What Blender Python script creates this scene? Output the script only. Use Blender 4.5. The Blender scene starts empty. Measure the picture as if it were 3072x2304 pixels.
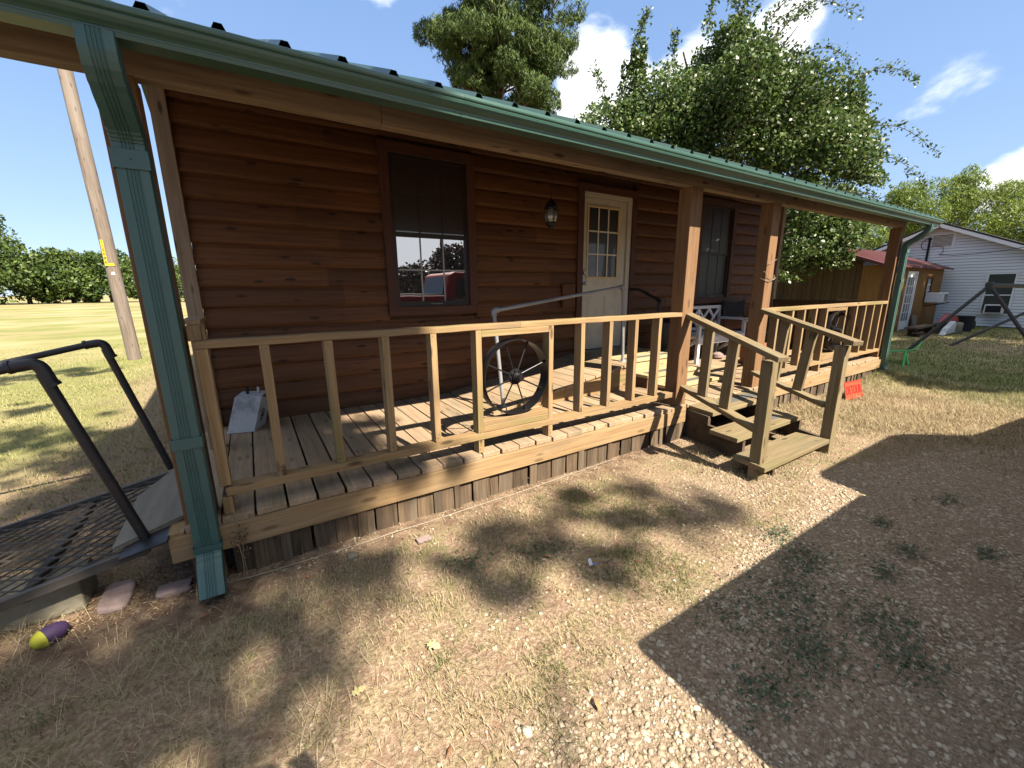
import bpy, math, random
import numpy as np
from mathutils import Vector
PI = math.pi
R = math.radians
sc = bpy.context.scene
COL = sc.collection
rng = np.random.default_rng(7)
random.seed(7)

# ------------------------------------------------------------ camera
cam_d = bpy.data.cameras.new('camera')
cam = bpy.data.objects.new('camera', cam_d)
COL.objects.link(cam)
sc.camera = cam
cam.location = (0.272, -2.517, 1.523)
yaw, pit, rol = R(32.07), R(12.91), R(-0.588)
d = Vector((math.sin(yaw) * math.cos(pit), math.cos(yaw) * math.cos(pit), -math.sin(pit)))
r0 = Vector((math.cos(yaw), -math.sin(yaw), 0))
u0 = r0.cross(d)
r1 = r0 * math.cos(rol) + u0 * math.sin(rol)
u1 = -r0 * math.sin(rol) + u0 * math.cos(rol)
from mathutils import Matrix
cam.rotation_euler = Matrix((r1, u1, -d)).transposed().to_euler()
cam_d.sensor_width = 36.0
cam_d.lens = 1232.6 / 3072 * 36
cam_d.clip_start = 0.02
cam_d.clip_end = 2000

# ------------------------------------------------------------ world, sun, exposure
SUN_DIR = Vector((-0.155, 0.92, -1.0)).normalized()          # the way the light travels
to_sun = -SUN_DIR
el = math.asin(to_sun.z)
az = math.atan2(to_sun.x, to_sun.y)
w = bpy.data.worlds.new('World')
sc.world = w
w.use_nodes = True
nt = w.node_tree
nt.nodes.clear()


def N(nt, typ, **kw):
    n = nt.nodes.new(typ)
    for k, v in kw.items():
        if k == 'ins':
            for a, b in v.items():
                n.inputs[a].default_value = b
        else:
            setattr(n, k, v)
    return n


out = N(nt, 'ShaderNodeOutputWorld')
bg = N(nt, 'ShaderNodeBackground')
sky = N(nt, 'ShaderNodeTexSky', sky_type='NISHITA', sun_disc=False, sun_elevation=el, sun_rotation=az,
        air_density=1.0, dust_density=0.3, ozone_density=2.0)
SKY = 0.072
bg.inputs['Strength'].default_value = SKY
tc = N(nt, 'ShaderNodeTexCoord')
nz = N(nt, 'ShaderNodeTexNoise', ins={'Scale': 5.0, 'Detail': 9.0, 'Roughness': 0.56, 'Distortion': 0.25})
mp = N(nt, 'ShaderNodeMapping')
mp.inputs['Scale'].default_value = (1, 1, 2.2)
nt.links.new(tc.outputs['Generated'], mp.inputs['Vector'])
nt.links.new(mp.outputs[0], nz.inputs['Vector'])


def M(nt, op, a, b=None, c=None, clamp=False):
    n = nt.nodes.new('ShaderNodeMath')
    n.operation = op
    n.use_clamp = clamp
    for i, v in enumerate((a, b, c)):
        if v is None:
            continue
        if isinstance(v, (int, float)):
            n.inputs[i].default_value = v
        else:
            nt.links.new(v, n.inputs[i])
    return n.outputs[0]


def adir(azd, eld):
    a, e = R(azd), R(eld)
    return (math.sin(a) * math.cos(e), math.cos(a) * math.cos(e), math.sin(e))


# clouds: (azimuth, elevation, angular radius, weight)
clouds = [(44, 22, 7.5, 1.1), (53, 22, 5.5, 1.0), (33, 25, 3.5, .9), (17.0, 31, 3.4, 1.05), (62, 24, 5.5, 1.0), (81, 8, 4.0, 1.0), (72, 15, 9, .45),
          (-20, 29, 4.5, .85), (-17, 20, 3, .3), (71, 27, 4, .25), (10, 45, 7, .4), (158, 6, 26, 2.2), (150, 70, 38, 2.6), (-70, 66, 30, 2.2)]  # last two: unseen overhead clouds added as neutral fill for the ground shade
tot = None
for (a, e, rad, wt) in clouds:
    dn = N(nt, 'ShaderNodeVectorMath', operation='DOT_PRODUCT')
    nv = N(nt, 'ShaderNodeVectorMath', operation='NORMALIZE')
    nt.links.new(tc.outputs['Generated'], nv.inputs[0])
    nt.links.new(nv.outputs[0], dn.inputs[0])
    dn.inputs[1].default_value = adir(a, e)
    cr = math.cos(R(rad))
    v = M(nt, 'MULTIPLY', M(nt, 'SUBTRACT', dn.outputs['Value'], cr), wt / (1 - cr))
    v = M(nt, 'MAXIMUM', v, 0.0)
    tot = v if tot is None else M(nt, 'MAXIMUM', tot, v)
cl = M(nt, 'ADD', M(nt, 'MULTIPLY', tot, 0.42), nz.outputs['Fac'])
mr = N(nt, 'ShaderNodeMapRange', interpolation_type='SMOOTHSTEP', ins={1: 0.66, 2: 0.90, 3: 0.0, 4: 1.0})
nt.links.new(cl, mr.inputs[0])
mixc = N(nt, 'ShaderNodeMixRGB')
nt.links.new(mr.outputs[0], mixc.inputs[0])
hs = N(nt, 'ShaderNodeHueSaturation', ins={'Hue': 0.507, 'Saturation': 1.0, 'Value': 1.0})
nt.links.new(sky.outputs[0], hs.inputs['Color'])
sx = N(nt, 'ShaderNodeSeparateXYZ')          # deep blue of a clear day, paler towards the horizon
nvv = N(nt, 'ShaderNodeVectorMath', operation='NORMALIZE'); nt.links.new(tc.outputs['Generated'], nvv.inputs[0]); nt.links.new(nvv.outputs[0], sx.inputs[0])
gr_ = N(nt, 'ShaderNodeValToRGB')
gr_.color_ramp.elements[0].position = 0.0; gr_.color_ramp.elements[0].color = (2.0, 2.8, 4.1, 1)
gr_.color_ramp.elements[1].position = 0.75; gr_.color_ramp.elements[1].color = (.80, 1.5, 3.0, 1)
q_ = gr_.color_ramp.elements.new(.30); q_.color = (1.35, 2.15, 3.6, 1)
nt.links.new(sx.outputs[2], gr_.inputs[0])
mg = N(nt, 'ShaderNodeMixRGB'); mg.inputs[0].default_value = .80
nt.links.new(hs.outputs[0], mg.inputs[1]); nt.links.new(gr_.outputs[0], mg.inputs[2])
nt.links.new(mg.outputs[0], mixc.inputs[1])
mixc.inputs[2].default_value = (6.0, 6.1, 6.3, 1)
nt.links.new(mixc.outputs[0], bg.inputs['Color'])
nt.links.new(bg.outputs[0], out.inputs['Surface'])

sl = bpy.data.lights.new('sun', 'SUN')
sl.energy = 5.0
sl.angle = R(0.55)
sl.color = (1.0, 0.92, 0.79)
so = bpy.data.objects.new('sun', sl)
so.rotation_euler = SUN_DIR.to_track_quat('-Z', 'Y').to_euler()
so.location = (0, -20, 20)
COL.objects.link(so)
sc.view_settings.view_transform = 'Standard'
sc.view_settings.look = 'None'
sc.view_settings.exposure = 1.88
sc.view_settings.gamma = 1.0
sc.cycles.max_bounces = 7
sc.cycles.diffuse_bounces = 1
sc.cycles.glossy_bounces = 4
sc.cycles.transparent_max_bounces = 8
sc.cycles.use_denoising = True
sc.cycles.sample_clamp_indirect = 6


# ------------------------------------------------------------ noise for scattering
def _h(ix, iy, s):
    n = (ix.astype(np.int64) * 374761393 + iy.astype(np.int64) * 668265263 + s * 144665) & 0xffffffff
    n = ((n ^ (n >> 13)) * 1274126177) & 0xffffffff
    return ((n ^ (n >> 16)) & 0xffff) / 65535.0


def vnoise(x, y, s=0):
    x = np.asarray(x, float)
    y = np.asarray(y, float)
    ix, iy = np.floor(x), np.floor(y)
    fx, fy = x - ix, y - iy
    fx = fx * fx * (3 - 2 * fx)
    fy = fy * fy * (3 - 2 * fy)
    a = _h(ix, iy, s); b = _h(ix + 1, iy, s); c = _h(ix, iy + 1, s); d_ = _h(ix + 1, iy + 1, s)
    return (a * (1 - fx) + b * fx) * (1 - fy) + (c * (1 - fx) + d_ * fx) * fy


def fbm(x, y, s=0, o=4):
    t = 0; a = .5; n = 0
    for i in range(o):
        t = t + a * vnoise(np.asarray(x) * 2 ** i, np.asarray(y) * 2 ** i, s + i * 17); n += a; a *= .5
    return t / n


def sst(a, b, x):
    t = np.clip((x - a) / (b - a), 0, 1)
    return t * t * (3 - 2 * t)


def gz(x, y):
    x = np.asarray(x, float); y = np.asarray(y, float)
    z = .12 * np.exp(-((x - 9.15) ** 2 / .35 + (y + .15) ** 2 / .12))
    near = np.exp(-((x - 3) ** 2 + y ** 2) / 400)
    z = z + (fbm(x * 1.1, y * 1.1, 3) - .5) * .03 * near
    z = z + (fbm(x * 6, y * 6, 5) - .5) * .012 * near
    return z


def m_grav(x, y):
    yb = np.interp(x, [0, .5, .8, 1.2, 1.8, 2.5, 3.2, 3.8, 5, 6, 7.5, 9, 14], [-2.5, -2.1, -1.72, -1.60, -1.50, -1.46, -1.30, -1.22, -1.42, -1.75, -2.3, -3, -6])
    n = fbm(x * 2.2, y * 2.2, 11) - .5
    g = sst(-.15, .15, (yb - y) + n * .45)
    g = np.maximum(g, .8 * np.exp(-(((x - 3.3) / .55) ** 2 + ((y + .95) / .3) ** 2)))
    return g


def m_lawn(x, y):      # greener mown lawn
    n = fbm(x * .9, y * .9, 23) - .5
    return np.maximum(sst(8.3, 9.6, x + n * 1.6 - y * .25 * (y < 0)), sst(-.9, -1.9, x + n * 1.0) * sst(1.6, 3.2, y + n))


def m_bare(x, y):      # bare brown earth
    n = fbm(x * 1.8, y * 1.8, 41) - .5
    b = sst(.20, .40, n + .28 * np.exp(-(((x + .6) / .9) ** 2 + ((y - 1.2) / 1.5) ** 2)) + .35 * np.exp(-(((x + .25) / .45) ** 2 + ((y + .05) / .35) ** 2)))
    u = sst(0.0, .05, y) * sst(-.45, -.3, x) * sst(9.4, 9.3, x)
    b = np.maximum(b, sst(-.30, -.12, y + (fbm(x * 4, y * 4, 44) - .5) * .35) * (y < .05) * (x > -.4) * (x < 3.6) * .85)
    b = np.maximum(b, sst(.1, -.35, x + n * .8) * sst(-.75, -.35, y + n * .6) * sst(2.2, 1.2, y + n) * sst(-2.6, -1.6, x) * .45)
    return np.clip(np.maximum(b, u), 0, 1)


# ------------------------------------------------------------ tagging and linking
def tag(o, label=None, cat=None, group=None, kind=None):
    if label: o['label'] = label
    if cat: o['category'] = cat
    if group: o['group'] = group
    if kind: o['kind'] = kind
    return o


def empty(name, label, cat, loc=(0, 0, 0), group=None):
    o = bpy.data.objects.new(name, None)
    o.location = loc
    o.empty_display_size = .1
    COL.objects.link(o)
    return tag(o, label, cat, group)


def link(o, parent=None):
    COL.objects.link(o)
    if parent is not None:
        o.parent = parent
        p = Vector((0, 0, 0)); q = parent
        while q is not None:
            p += q.location; q = q.parent
        o.location = -p
    return o


def npmesh(name, V, F, mat, rnd=None, parent=None, smooth=False, extra=None):
    """V (n,3); F list of arrays (k,m) of equal-size faces."""
    me = bpy.data.meshes.new(name)
    V = np.asarray(V, np.float32)
    if not isinstance(F, list): F = [F]
    F = [f for f in F if len(f)]
    me.vertices.add(len(V)); me.vertices.foreach_set('co', V.ravel())
    loops = np.concatenate([f.ravel() for f in F]).astype(np.int32)
    tot = np.concatenate([np.full(len(f), f.shape[1]) for f in F]).astype(np.int32)
    st = np.concatenate([[0], np.cumsum(tot)[:-1]]).astype(np.int32)
    me.loops.add(len(loops)); me.loops.foreach_set('vertex_index', loops)
    me.polygons.add(len(tot)); me.polygons.foreach_set('loop_start', st); me.polygons.foreach_set('loop_total', tot)
    if smooth: me.polygons.foreach_set('use_smooth', np.ones(len(tot), bool))
    if rnd is not None:
        a = me.attributes.new('rnd', 'FLOAT', 'POINT'); a.data.foreach_set('value', np.asarray(rnd, np.float32))
    for k, v in (extra or {}).items():
        a = me.attributes.new(k, 'FLOAT', 'POINT'); a.data.foreach_set('value', np.asarray(v, np.float32))
    me.update(calc_edges=True); me.validate()
    me.materials.append(mat)
    o = bpy.data.objects.new(name, me)
    return link(o, parent)


def inst(Tv, Tf, pos, scl, rot, rnd, jit=0.0):
    """instances of a template merged: pos (n,3), scl (n,3), rot (n,3,3)"""
    n = len(pos); m = len(Tv)
    V = Tv[None] * scl[:, None, :]
    if jit: V = V * (1 + (rng.random((n, m, 1)) - .5) * jit)
    V = np.einsum('nij,nmj->nmi', rot, V) + pos[:, None, :]
    off = (np.arange(n) * m)[:, None, None]
    F = (Tf[None] + off).reshape(-1, Tf.shape[1])
    return V.reshape(-1, 3), F, np.repeat(rnd, m)


def rotz(a):
    c, s = np.cos(a), np.sin(a); z = np.zeros_like(c); o = np.ones_like(c)
    return np.stack([np.stack([c, -s, z], -1), np.stack([s, c, z], -1), np.stack([z, z, o], -1)], -2)


def rand_rot(n):
    q = rng.normal(size=(n, 4)); q /= np.linalg.norm(q, axis=1)[:, None]
    a, b, c, d_ = q.T
    return np.stack([np.stack([1 - 2 * (c * c + d_ * d_), 2 * (b * c - a * d_), 2 * (b * d_ + a * c)], -1),
                     np.stack([2 * (b * c + a * d_), 1 - 2 * (b * b + d_ * d_), 2 * (c * d_ - a * b)], -1),
                     np.stack([2 * (b * d_ - a * c), 2 * (c * d_ + a * b), 1 - 2 * (b * b + c * c)], -1)], -2)


# ------------------------------------------------------------ materials
MAT = {}


def newmat(name):
    m = bpy.data.materials.new(name); m.use_nodes = True
    nt = m.node_tree; nt.nodes.clear()
    o = nt.nodes.new('ShaderNodeOutputMaterial'); b = nt.nodes.new('ShaderNodeBsdfPrincipled')
    nt.links.new(b.outputs[0], o.inputs[0])
    return m, nt, b


ALB = .50     # overall reflectance against the exposure


def c4(c): return (c[0] * ALB, c[1] * ALB, c[2] * ALB, 1)


def mixn(nt, f, a, b, mode='MIX'):
    n = nt.nodes.new('ShaderNodeMixRGB'); n.blend_type = mode
    for i, v in ((0, f), (1, a), (2, b)):
        if isinstance(v, (int, float)): n.inputs[i].default_value = v
        elif isinstance(v, tuple): n.inputs[i].default_value = c4(v)
        else: nt.links.new(v, n.inputs[i])
    return n.outputs[0]


def noise(nt, vec, scale, detail=4, rough=.55, sc3=None, dist=0.0):
    if sc3 is not None:
        mp = N(nt, 'ShaderNodeMapping'); mp.inputs['Scale'].default_value = sc3
        nt.links.new(vec, mp.inputs['Vector']); vec = mp.outputs[0]
    n = N(nt, 'ShaderNodeTexNoise', ins={'Scale': scale, 'Detail': detail, 'Roughness': rough, 'Distortion': dist})
    nt.links.new(vec, n.inputs['Vector'])
    return n.outputs['Fac']


def ramp(nt, v, a, b, lo=0.0, hi=1.0):
    n = N(nt, 'ShaderNodeMapRange', interpolation_type='SMOOTHSTEP', ins={1: a, 2: b, 3: lo, 4: hi})
    nt.links.new(v, n.inputs[0]); return n.outputs[0]


def bump(nt, b, h, strength=.3, dist=.01):
    n = N(nt, 'ShaderNodeBump', ins={'Strength': strength, 'Distance': dist})
    nt.links.new(h, n.inputs['Height']); nt.links.new(n.outputs[0], b.inputs['Normal'])


def wood(name, light, dark, grey=(.25, .22, .18), greyamt=.3, knots=.6, rough=.75, var=.35, green=0.0, stain=.35):
    m, nt, b = newmat(name)
    at = N(nt, 'ShaderNodeAttribute', attribute_name='gc'); v = at.outputs['Vector']
    rn = N(nt, 'ShaderNodeAttribute', attribute_name='rnd').outputs['Fac']
    g1 = noise(nt, v, 1.0, 5, .6, (1.6, 42, 42), .3)
    g2 = noise(nt, v, 1.0, 3, .5, (3.5, 190, 190))
    g3 = noise(nt, v, 1.0, 3, .5, (1.1, 6, 6))
    g4 = noise(nt, v, 1.0, 5, .65, (3, 9, 9))
    gr = M(nt, 'ADD', M(nt, 'MULTIPLY', g1, .65), M(nt, 'MULTIPLY', g2, .35))
    col = mixn(nt, ramp(nt, gr, .36, .66), light, dark)
    col = mixn(nt, ramp(nt, g3, .45, .72, 0, greyamt), col, grey)
    # stains
    col = mixn(nt, ramp(nt, g4, .56, .78, 0, stain), col, tuple(x * .45 for x in dark))
    if green: col = mixn(nt, ramp(nt, g3, .5, .3, 0, green), col, (.16, .19, .06))
    # knots
    mp = N(nt, 'ShaderNodeMapping'); mp.inputs['Scale'].default_value = (3.2, 11, 11)
    nt.links.new(v, mp.inputs['Vector'])
    vo = N(nt, 'ShaderNodeTexVoronoi', ins={'Scale': 1.0, 'Randomness': 1.0}); nt.links.new(mp.outputs[0], vo.inputs['Vector'])
    kn = ramp(nt, vo.outputs['Distance'], .21, .09, 0, knots)
    col = mixn(nt, kn, col, tuple(x * .28 for x in dark))
    br = M(nt, 'ADD', M(nt, 'MULTIPLY', rn, var), 1 - var / 2)
    hsv = N(nt, 'ShaderNodeHueSaturation'); nt.links.new(col, hsv.inputs['Color']); nt.links.new(br, hsv.inputs['Value'])
    nt.links.new(hsv.outputs[0], b.inputs['Base Color'])
    b.inputs['Roughness'].default_value = rough
    b.inputs['Specular IOR Level'].default_value = .25
    bump(nt, b, M(nt, 'ADD', gr, M(nt, 'MULTIPLY', kn, -.4)), .45, .004)
    MAT[name] = m
    return m


def plain(name, col, rough=.6, metal=0.0, var=.12, scale=8.0, spec=.4, bmp=.1, dirt=None, dscale=3.0, damt=.5):
    m, nt, b = newmat(name)
    tc = N(nt, 'ShaderNodeTexCoord').outputs['Object']
    n1 = noise(nt, tc, scale, 6, .6)
    hsv = N(nt, 'ShaderNodeHueSaturation')
    c = N(nt, 'ShaderNodeRGB'); c.outputs[0].default_value = c4(col); src = c.outputs[0]
    if dirt is not None:
        src = mixn(nt, ramp(nt, noise(nt, tc, dscale, 7, .65), .45, .68, 0, damt), src, dirt)
    nt.links.new(src, hsv.inputs['Color'])
    nt.links.new(M(nt, 'ADD', M(nt, 'MULTIPLY', n1, var * 2), 1 - var), hsv.inputs['Value'])
    nt.links.new(hsv.outputs[0], b.inputs['Base Color'])
    nt.links.new(M(nt, 'ADD', M(nt, 'MULTIPLY', n1, .2), rough - .1), b.inputs['Roughness'])
    b.inputs['Metallic'].default_value = metal
    b.inputs['Specular IOR Level'].default_value = spec
    if bmp: bump(nt, b, n1, bmp, .01)
    MAT[name] = m
    return m


def foliage(name, cols, rough=.5, trans=.3, spec=.35):
    """leaf colours picked by the per-leaf random attribute"""
    m, nt, b = newmat(name)
    at = N(nt, 'ShaderNodeAttribute', attribute_name='rnd').outputs['Fac']
    cr = N(nt, 'ShaderNodeValToRGB')
    e = cr.color_ramp.elements
    e[0].position = 0; e[0].color = c4(cols[0]); e[1].position = 1; e[1].color = c4(cols[-1])
    for i, c in enumerate(cols[1:-1]):
        x = e.new((i + 1) / (len(cols) - 1)); x.color = c4(c)
    nt.links.new(at, cr.inputs[0])
    nt.links.new(cr.outputs[0], b.inputs['Base Color'])
    b.inputs['Roughness'].default_value = rough
    b.inputs['Specular IOR Level'].default_value = spec
    if trans:
        tr = N(nt, 'ShaderNodeBsdfTranslucent'); nt.links.new(cr.outputs[0], tr.inputs['Color'])
        mx = N(nt, 'ShaderNodeMixShader'); mx.inputs[0].default_value = trans
        nt.links.new(b.outputs[0], mx.inputs[1]); nt.links.new(tr.outputs[0], mx.inputs[2])
        o = [n for n in nt.nodes if n.type == 'OUTPUT_MATERIAL'][0]
        nt.links.new(mx.outputs[0], o.inputs[0])
    MAT[name] = m
    return m


W_RAIL = wood('rail_wood', (.53, .34, .165), (.36, .215, .095), (.26, .22, .14), .55, .85, var=.3, green=.5)
W_POST = wood('post_wood', (.34, .185, .085), (.22, .11, .048), (.28, .19, .12), .3, .6, var=.2)
W_DECK = wood('deck_wood', (.62, .43, .27), (.43, .28, .17), (.25, .23, .15), .55, .5, var=.32, green=.3)
W_FASC = wood('fascia_wood', (.54, .35, .17), (.35, .21, .095), (.33, .27, .19), .3, .6, var=.15, stain=.25)
W_SKIRT = wood('skirt_wood', (.20, .135, .08), (.085, .055, .032), (.22, .18, .13), .5, .3, var=.8, rough=.9, stain=.6)
W_BEAM = wood('beam_wood', (.46, .34, .225), (.28, .195, .125), (.30, .24, .18), .5, .9, var=.2)
W_SIDE = wood('siding_wood', (.215, .085, .026), (.125, .045, .014), (.09, .036, .013), .3, .95, rough=.6, var=.5)
W_TRIM = wood('trim_wood', (.14, .055, .03), (.085, .03, .018), (.10, .05, .03), .3, .5, rough=.6, var=.2)
W_NEW = wood('new_lumber', (.68, .53, .30), (.54, .39, .19), (.6, .48, .3), .2, .5, var=.12, stain=.12)
W_STEP = wood('step_wood', (.37, .28, .155), (.23, .16, .078), (.22, .20, .12), .55, .7, var=.2, green=.25)
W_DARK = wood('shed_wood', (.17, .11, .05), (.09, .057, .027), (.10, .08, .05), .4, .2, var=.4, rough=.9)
W_OCHRE = wood('ochre_wood', (.36, .19, .055), (.26, .13, .035), (.18, .10, .04), .4, .2, var=.15)
W_LID = wood('lid_wood', (.33, .29, .22), (.25, .21, .155), (.20, .175, .13), .5, .2, var=.1)
W_POLE = wood('pole_wood', (.34, .27, .215), (.20, .15, .115), (.42, .35, .29), .55, .5, var=.1, rough=.85)
GUT = plain('green_gutter', (.055, .14, .105), .38, 0, .12, 5, .5, .03, dirt=(.07, .15, .115), dscale=4, damt=.5)
DSP = plain('teal_downspout', (.058, .15, .132), .45, 0, .2, 6, .5, .05, dirt=(.055, .125, .115), dscale=7, damt=.75)
ROOF = plain('green_roof_metal', (.075, .15, .12), .4, 0, .1, 6, .5, .02, dirt=(.07, .12, .09), damt=.4)
CEIL = plain('porch_ceiling', (.14, .04, .02), .75, 0, .2, 5, .2, .1)
BRONZE = plain('bronze_frame', (.035, .028, .024), .45, .2, .1, 10, .4, 0)
DOORW = plain('door_paint', (.85, .76, .61), .5, 0, .06, 3, .35, .02, dirt=(.45, .38, .28), dscale=5, damt=.3)
LITE = plain('door_lite_frame', (.95, .70, .34), .5, 0, .08, 8, .3, 0)
MUNT = plain('door_muntin', (1.1, 1.0, .8), .5, 0, .05, 8, .3, 0)
BLACKP = plain('black_pipe', (.028, .028, .032), .5, .3, .25, 20, .5, .1, dirt=(.10, .06, .04), dscale=12, damt=.35)
GALV = plain('galvanised_pipe', (.50, .50, .50), .5, .3, .15, 15, .5, .05, dirt=(.22, .2, .19), damt=.5)
IRON = plain('wheel_iron', (.035, .033, .035), .38, .6, .2, 15, .5, .1, dirt=(.09, .05, .035), dscale=10, damt=.3)
GRATEM = plain('grate_steel', (.12, .105, .09), .65, .3, .25, 20, .4, .1, dirt=(.17, .11, .07), damt=.5)
CONC = plain('concrete', (.33, .29, .21), .9, 0, .15, 25, .2, .5, dirt=(.16, .14, .10), dscale=4, damt=.6)
STONE = plain('pinkish_stone', (.40, .29, .26), .9, 0, .2, 30, .2, .5, dirt=(.25, .2, .18), dscale=6)
WHITEP = plain('white_paint', (1.2, 1.2, 1.2), .45, 0, .05, 6, .4, .03)
WHITEB = plain('white_box', (.80, .84, .86), .5, 0, .08, 6, .4, .05, dirt=(.12, .13, .14), dscale=5, damt=.55)
INK = plain('black_ink', (.02, .02, .02), .7, 0, 0, 5, .2, 0)
ORANGE = plain('sign_orange', (.86, .085, .03), .5, 0, .07, 20, .4, .05)
SIGNRED = plain('sign_red', (.42, .02, .012), .55, 0, .05, 10, .3, 0)
SIDINGW = plain('white_siding', (1.25, 1.28, 1.28), .5, 0, .04, 3, .3, 0)
REDROOF = plain('red_roof', (.15, .04, .043), .5, .1, .12, 4, .4, .03, dirt=(.22, .08, .075), dscale=3, damt=.4)
DROOF = plain('dark_shingle', (.06, .06, .06), .9, 0, .2, 20, .2, .3)
GREYD = plain('dark_grey_cloth', (.035, .037, .042), .8, 0, .2, 30, .2, .3)
CANM = plain('trash_can', (.04, .043, .05), .5, 0, .1, 4, .4, .02)
RUSTP = plain('swing_pipe', (.055, .06, .06), .6, .3, .3, 8, .4, .1, dirt=(.12, .05, .045), dscale=2, damt=.6)
GSTRAP = plain('green_strap', (.05, .55, .09), .6, 0, .05, 10, .3, 0)
YEL = plain('yellow_tag', (.85, .62, .02), .5, 0, .05, 8, .4, 0)
PURPLE = plain('ball_purple', (.075, .04, .11), .6, 0, .15, 12, .3, .1)
BYEL = plain('ball_yellow', (.62, .60, .04), .6, 0, .1, 20, .3, .1)
ALU = plain('brushed_aluminium', (.5, .5, .5), .35, .8, .1, 10, .5, 0)
GRIP = plain('grip_tape', (.16, .16, .15), .9, 0, .2, 30, .2, .2)
CABLE = plain('pale_cable', (.36, .29, .21), .7, 0, .2, 10, .3, .1)
DEADW = plain('dead_stalk', (.38, .27, .16), .85, 0, .3, 20, .2, .2)
REDCAR = plain('red_car_paint', (.30, .012, .014), .6, 0, .02, 3, .2, 0)
CHROME = plain('chrome', (.6, .6, .6), .15, 1, .02, 3, .5, 0)
RUBBER = plain('rubber', (.02, .02, .02), .8, 0, .1, 10, .2, .1)
SKIN = plain('skin', (.55, .34, .25), .55, 0, .05, 10, .4, 0)
JEAN = plain('blue_jeans', (.05, .08, .16), .85, 0, .15, 30, .2, .2)
SHIRT = plain('grey_shirt', (.25, .26, .28), .85, 0, .1, 30, .2, .2)
TERRA = plain('terracotta', (.42, .17, .09), .8, 0, .15, 10, .2, .1)
BARK = plain('tree_bark', (.16, .115, .085), .95, 0, .35, 6, .2, .8, dirt=(.3, .2, .15), dscale=9, damt=.5)
PAPER = plain('paper_scrap', (.7, .7, .72), .7, 0, .1, 10, .2, 0)


def glass(name, tint=(.012, .012, .014), refl=.5, rough=.0, rcol=(.95, .97, 1.0)):
    m, nt, b = newmat(name)
    b.inputs['Base Color'].default_value = c4(tint); b.inputs['Roughness'].default_value = .4
    g = N(nt, 'ShaderNodeBsdfGlossy'); g.inputs['Roughness'].default_value = rough; g.inputs['Color'].default_value = c4(rcol)
    mx = N(nt, 'ShaderNodeMixShader'); mx.inputs[0].default_value = refl
    o = [n for n in nt.nodes if n.type == 'OUTPUT_MATERIAL'][0]
    nt.links.new(b.outputs[0], mx.inputs[1]); nt.links.new(g.outputs[0], mx.inputs[2]); nt.links.new(mx.outputs[0], o.inputs[0])
    tcn = N(nt, 'ShaderNodeTexCoord').outputs['Object']
    bn = N(nt, 'ShaderNodeBump', ins={'Strength': .04, 'Distance': .01}); nt.links.new(noise(nt, tcn, 3, 2), bn.inputs['Height'])
    nt.links.new(bn.outputs[0], g.inputs['Normal'])
    return m


G_WIN = glass('window_glass', refl=.75)
G_DARK = glass('dark_glass', (.008, .007, .008), .045)
G_W2 = glass('side_window_glass', (.010, .010, .010), .06)
G_SHADE = glass('shade_glass', (.035, .02, .014), .09)
G_LAMP = glass('lamp_glass', (.40, .36, .28), .25, .15)


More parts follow.
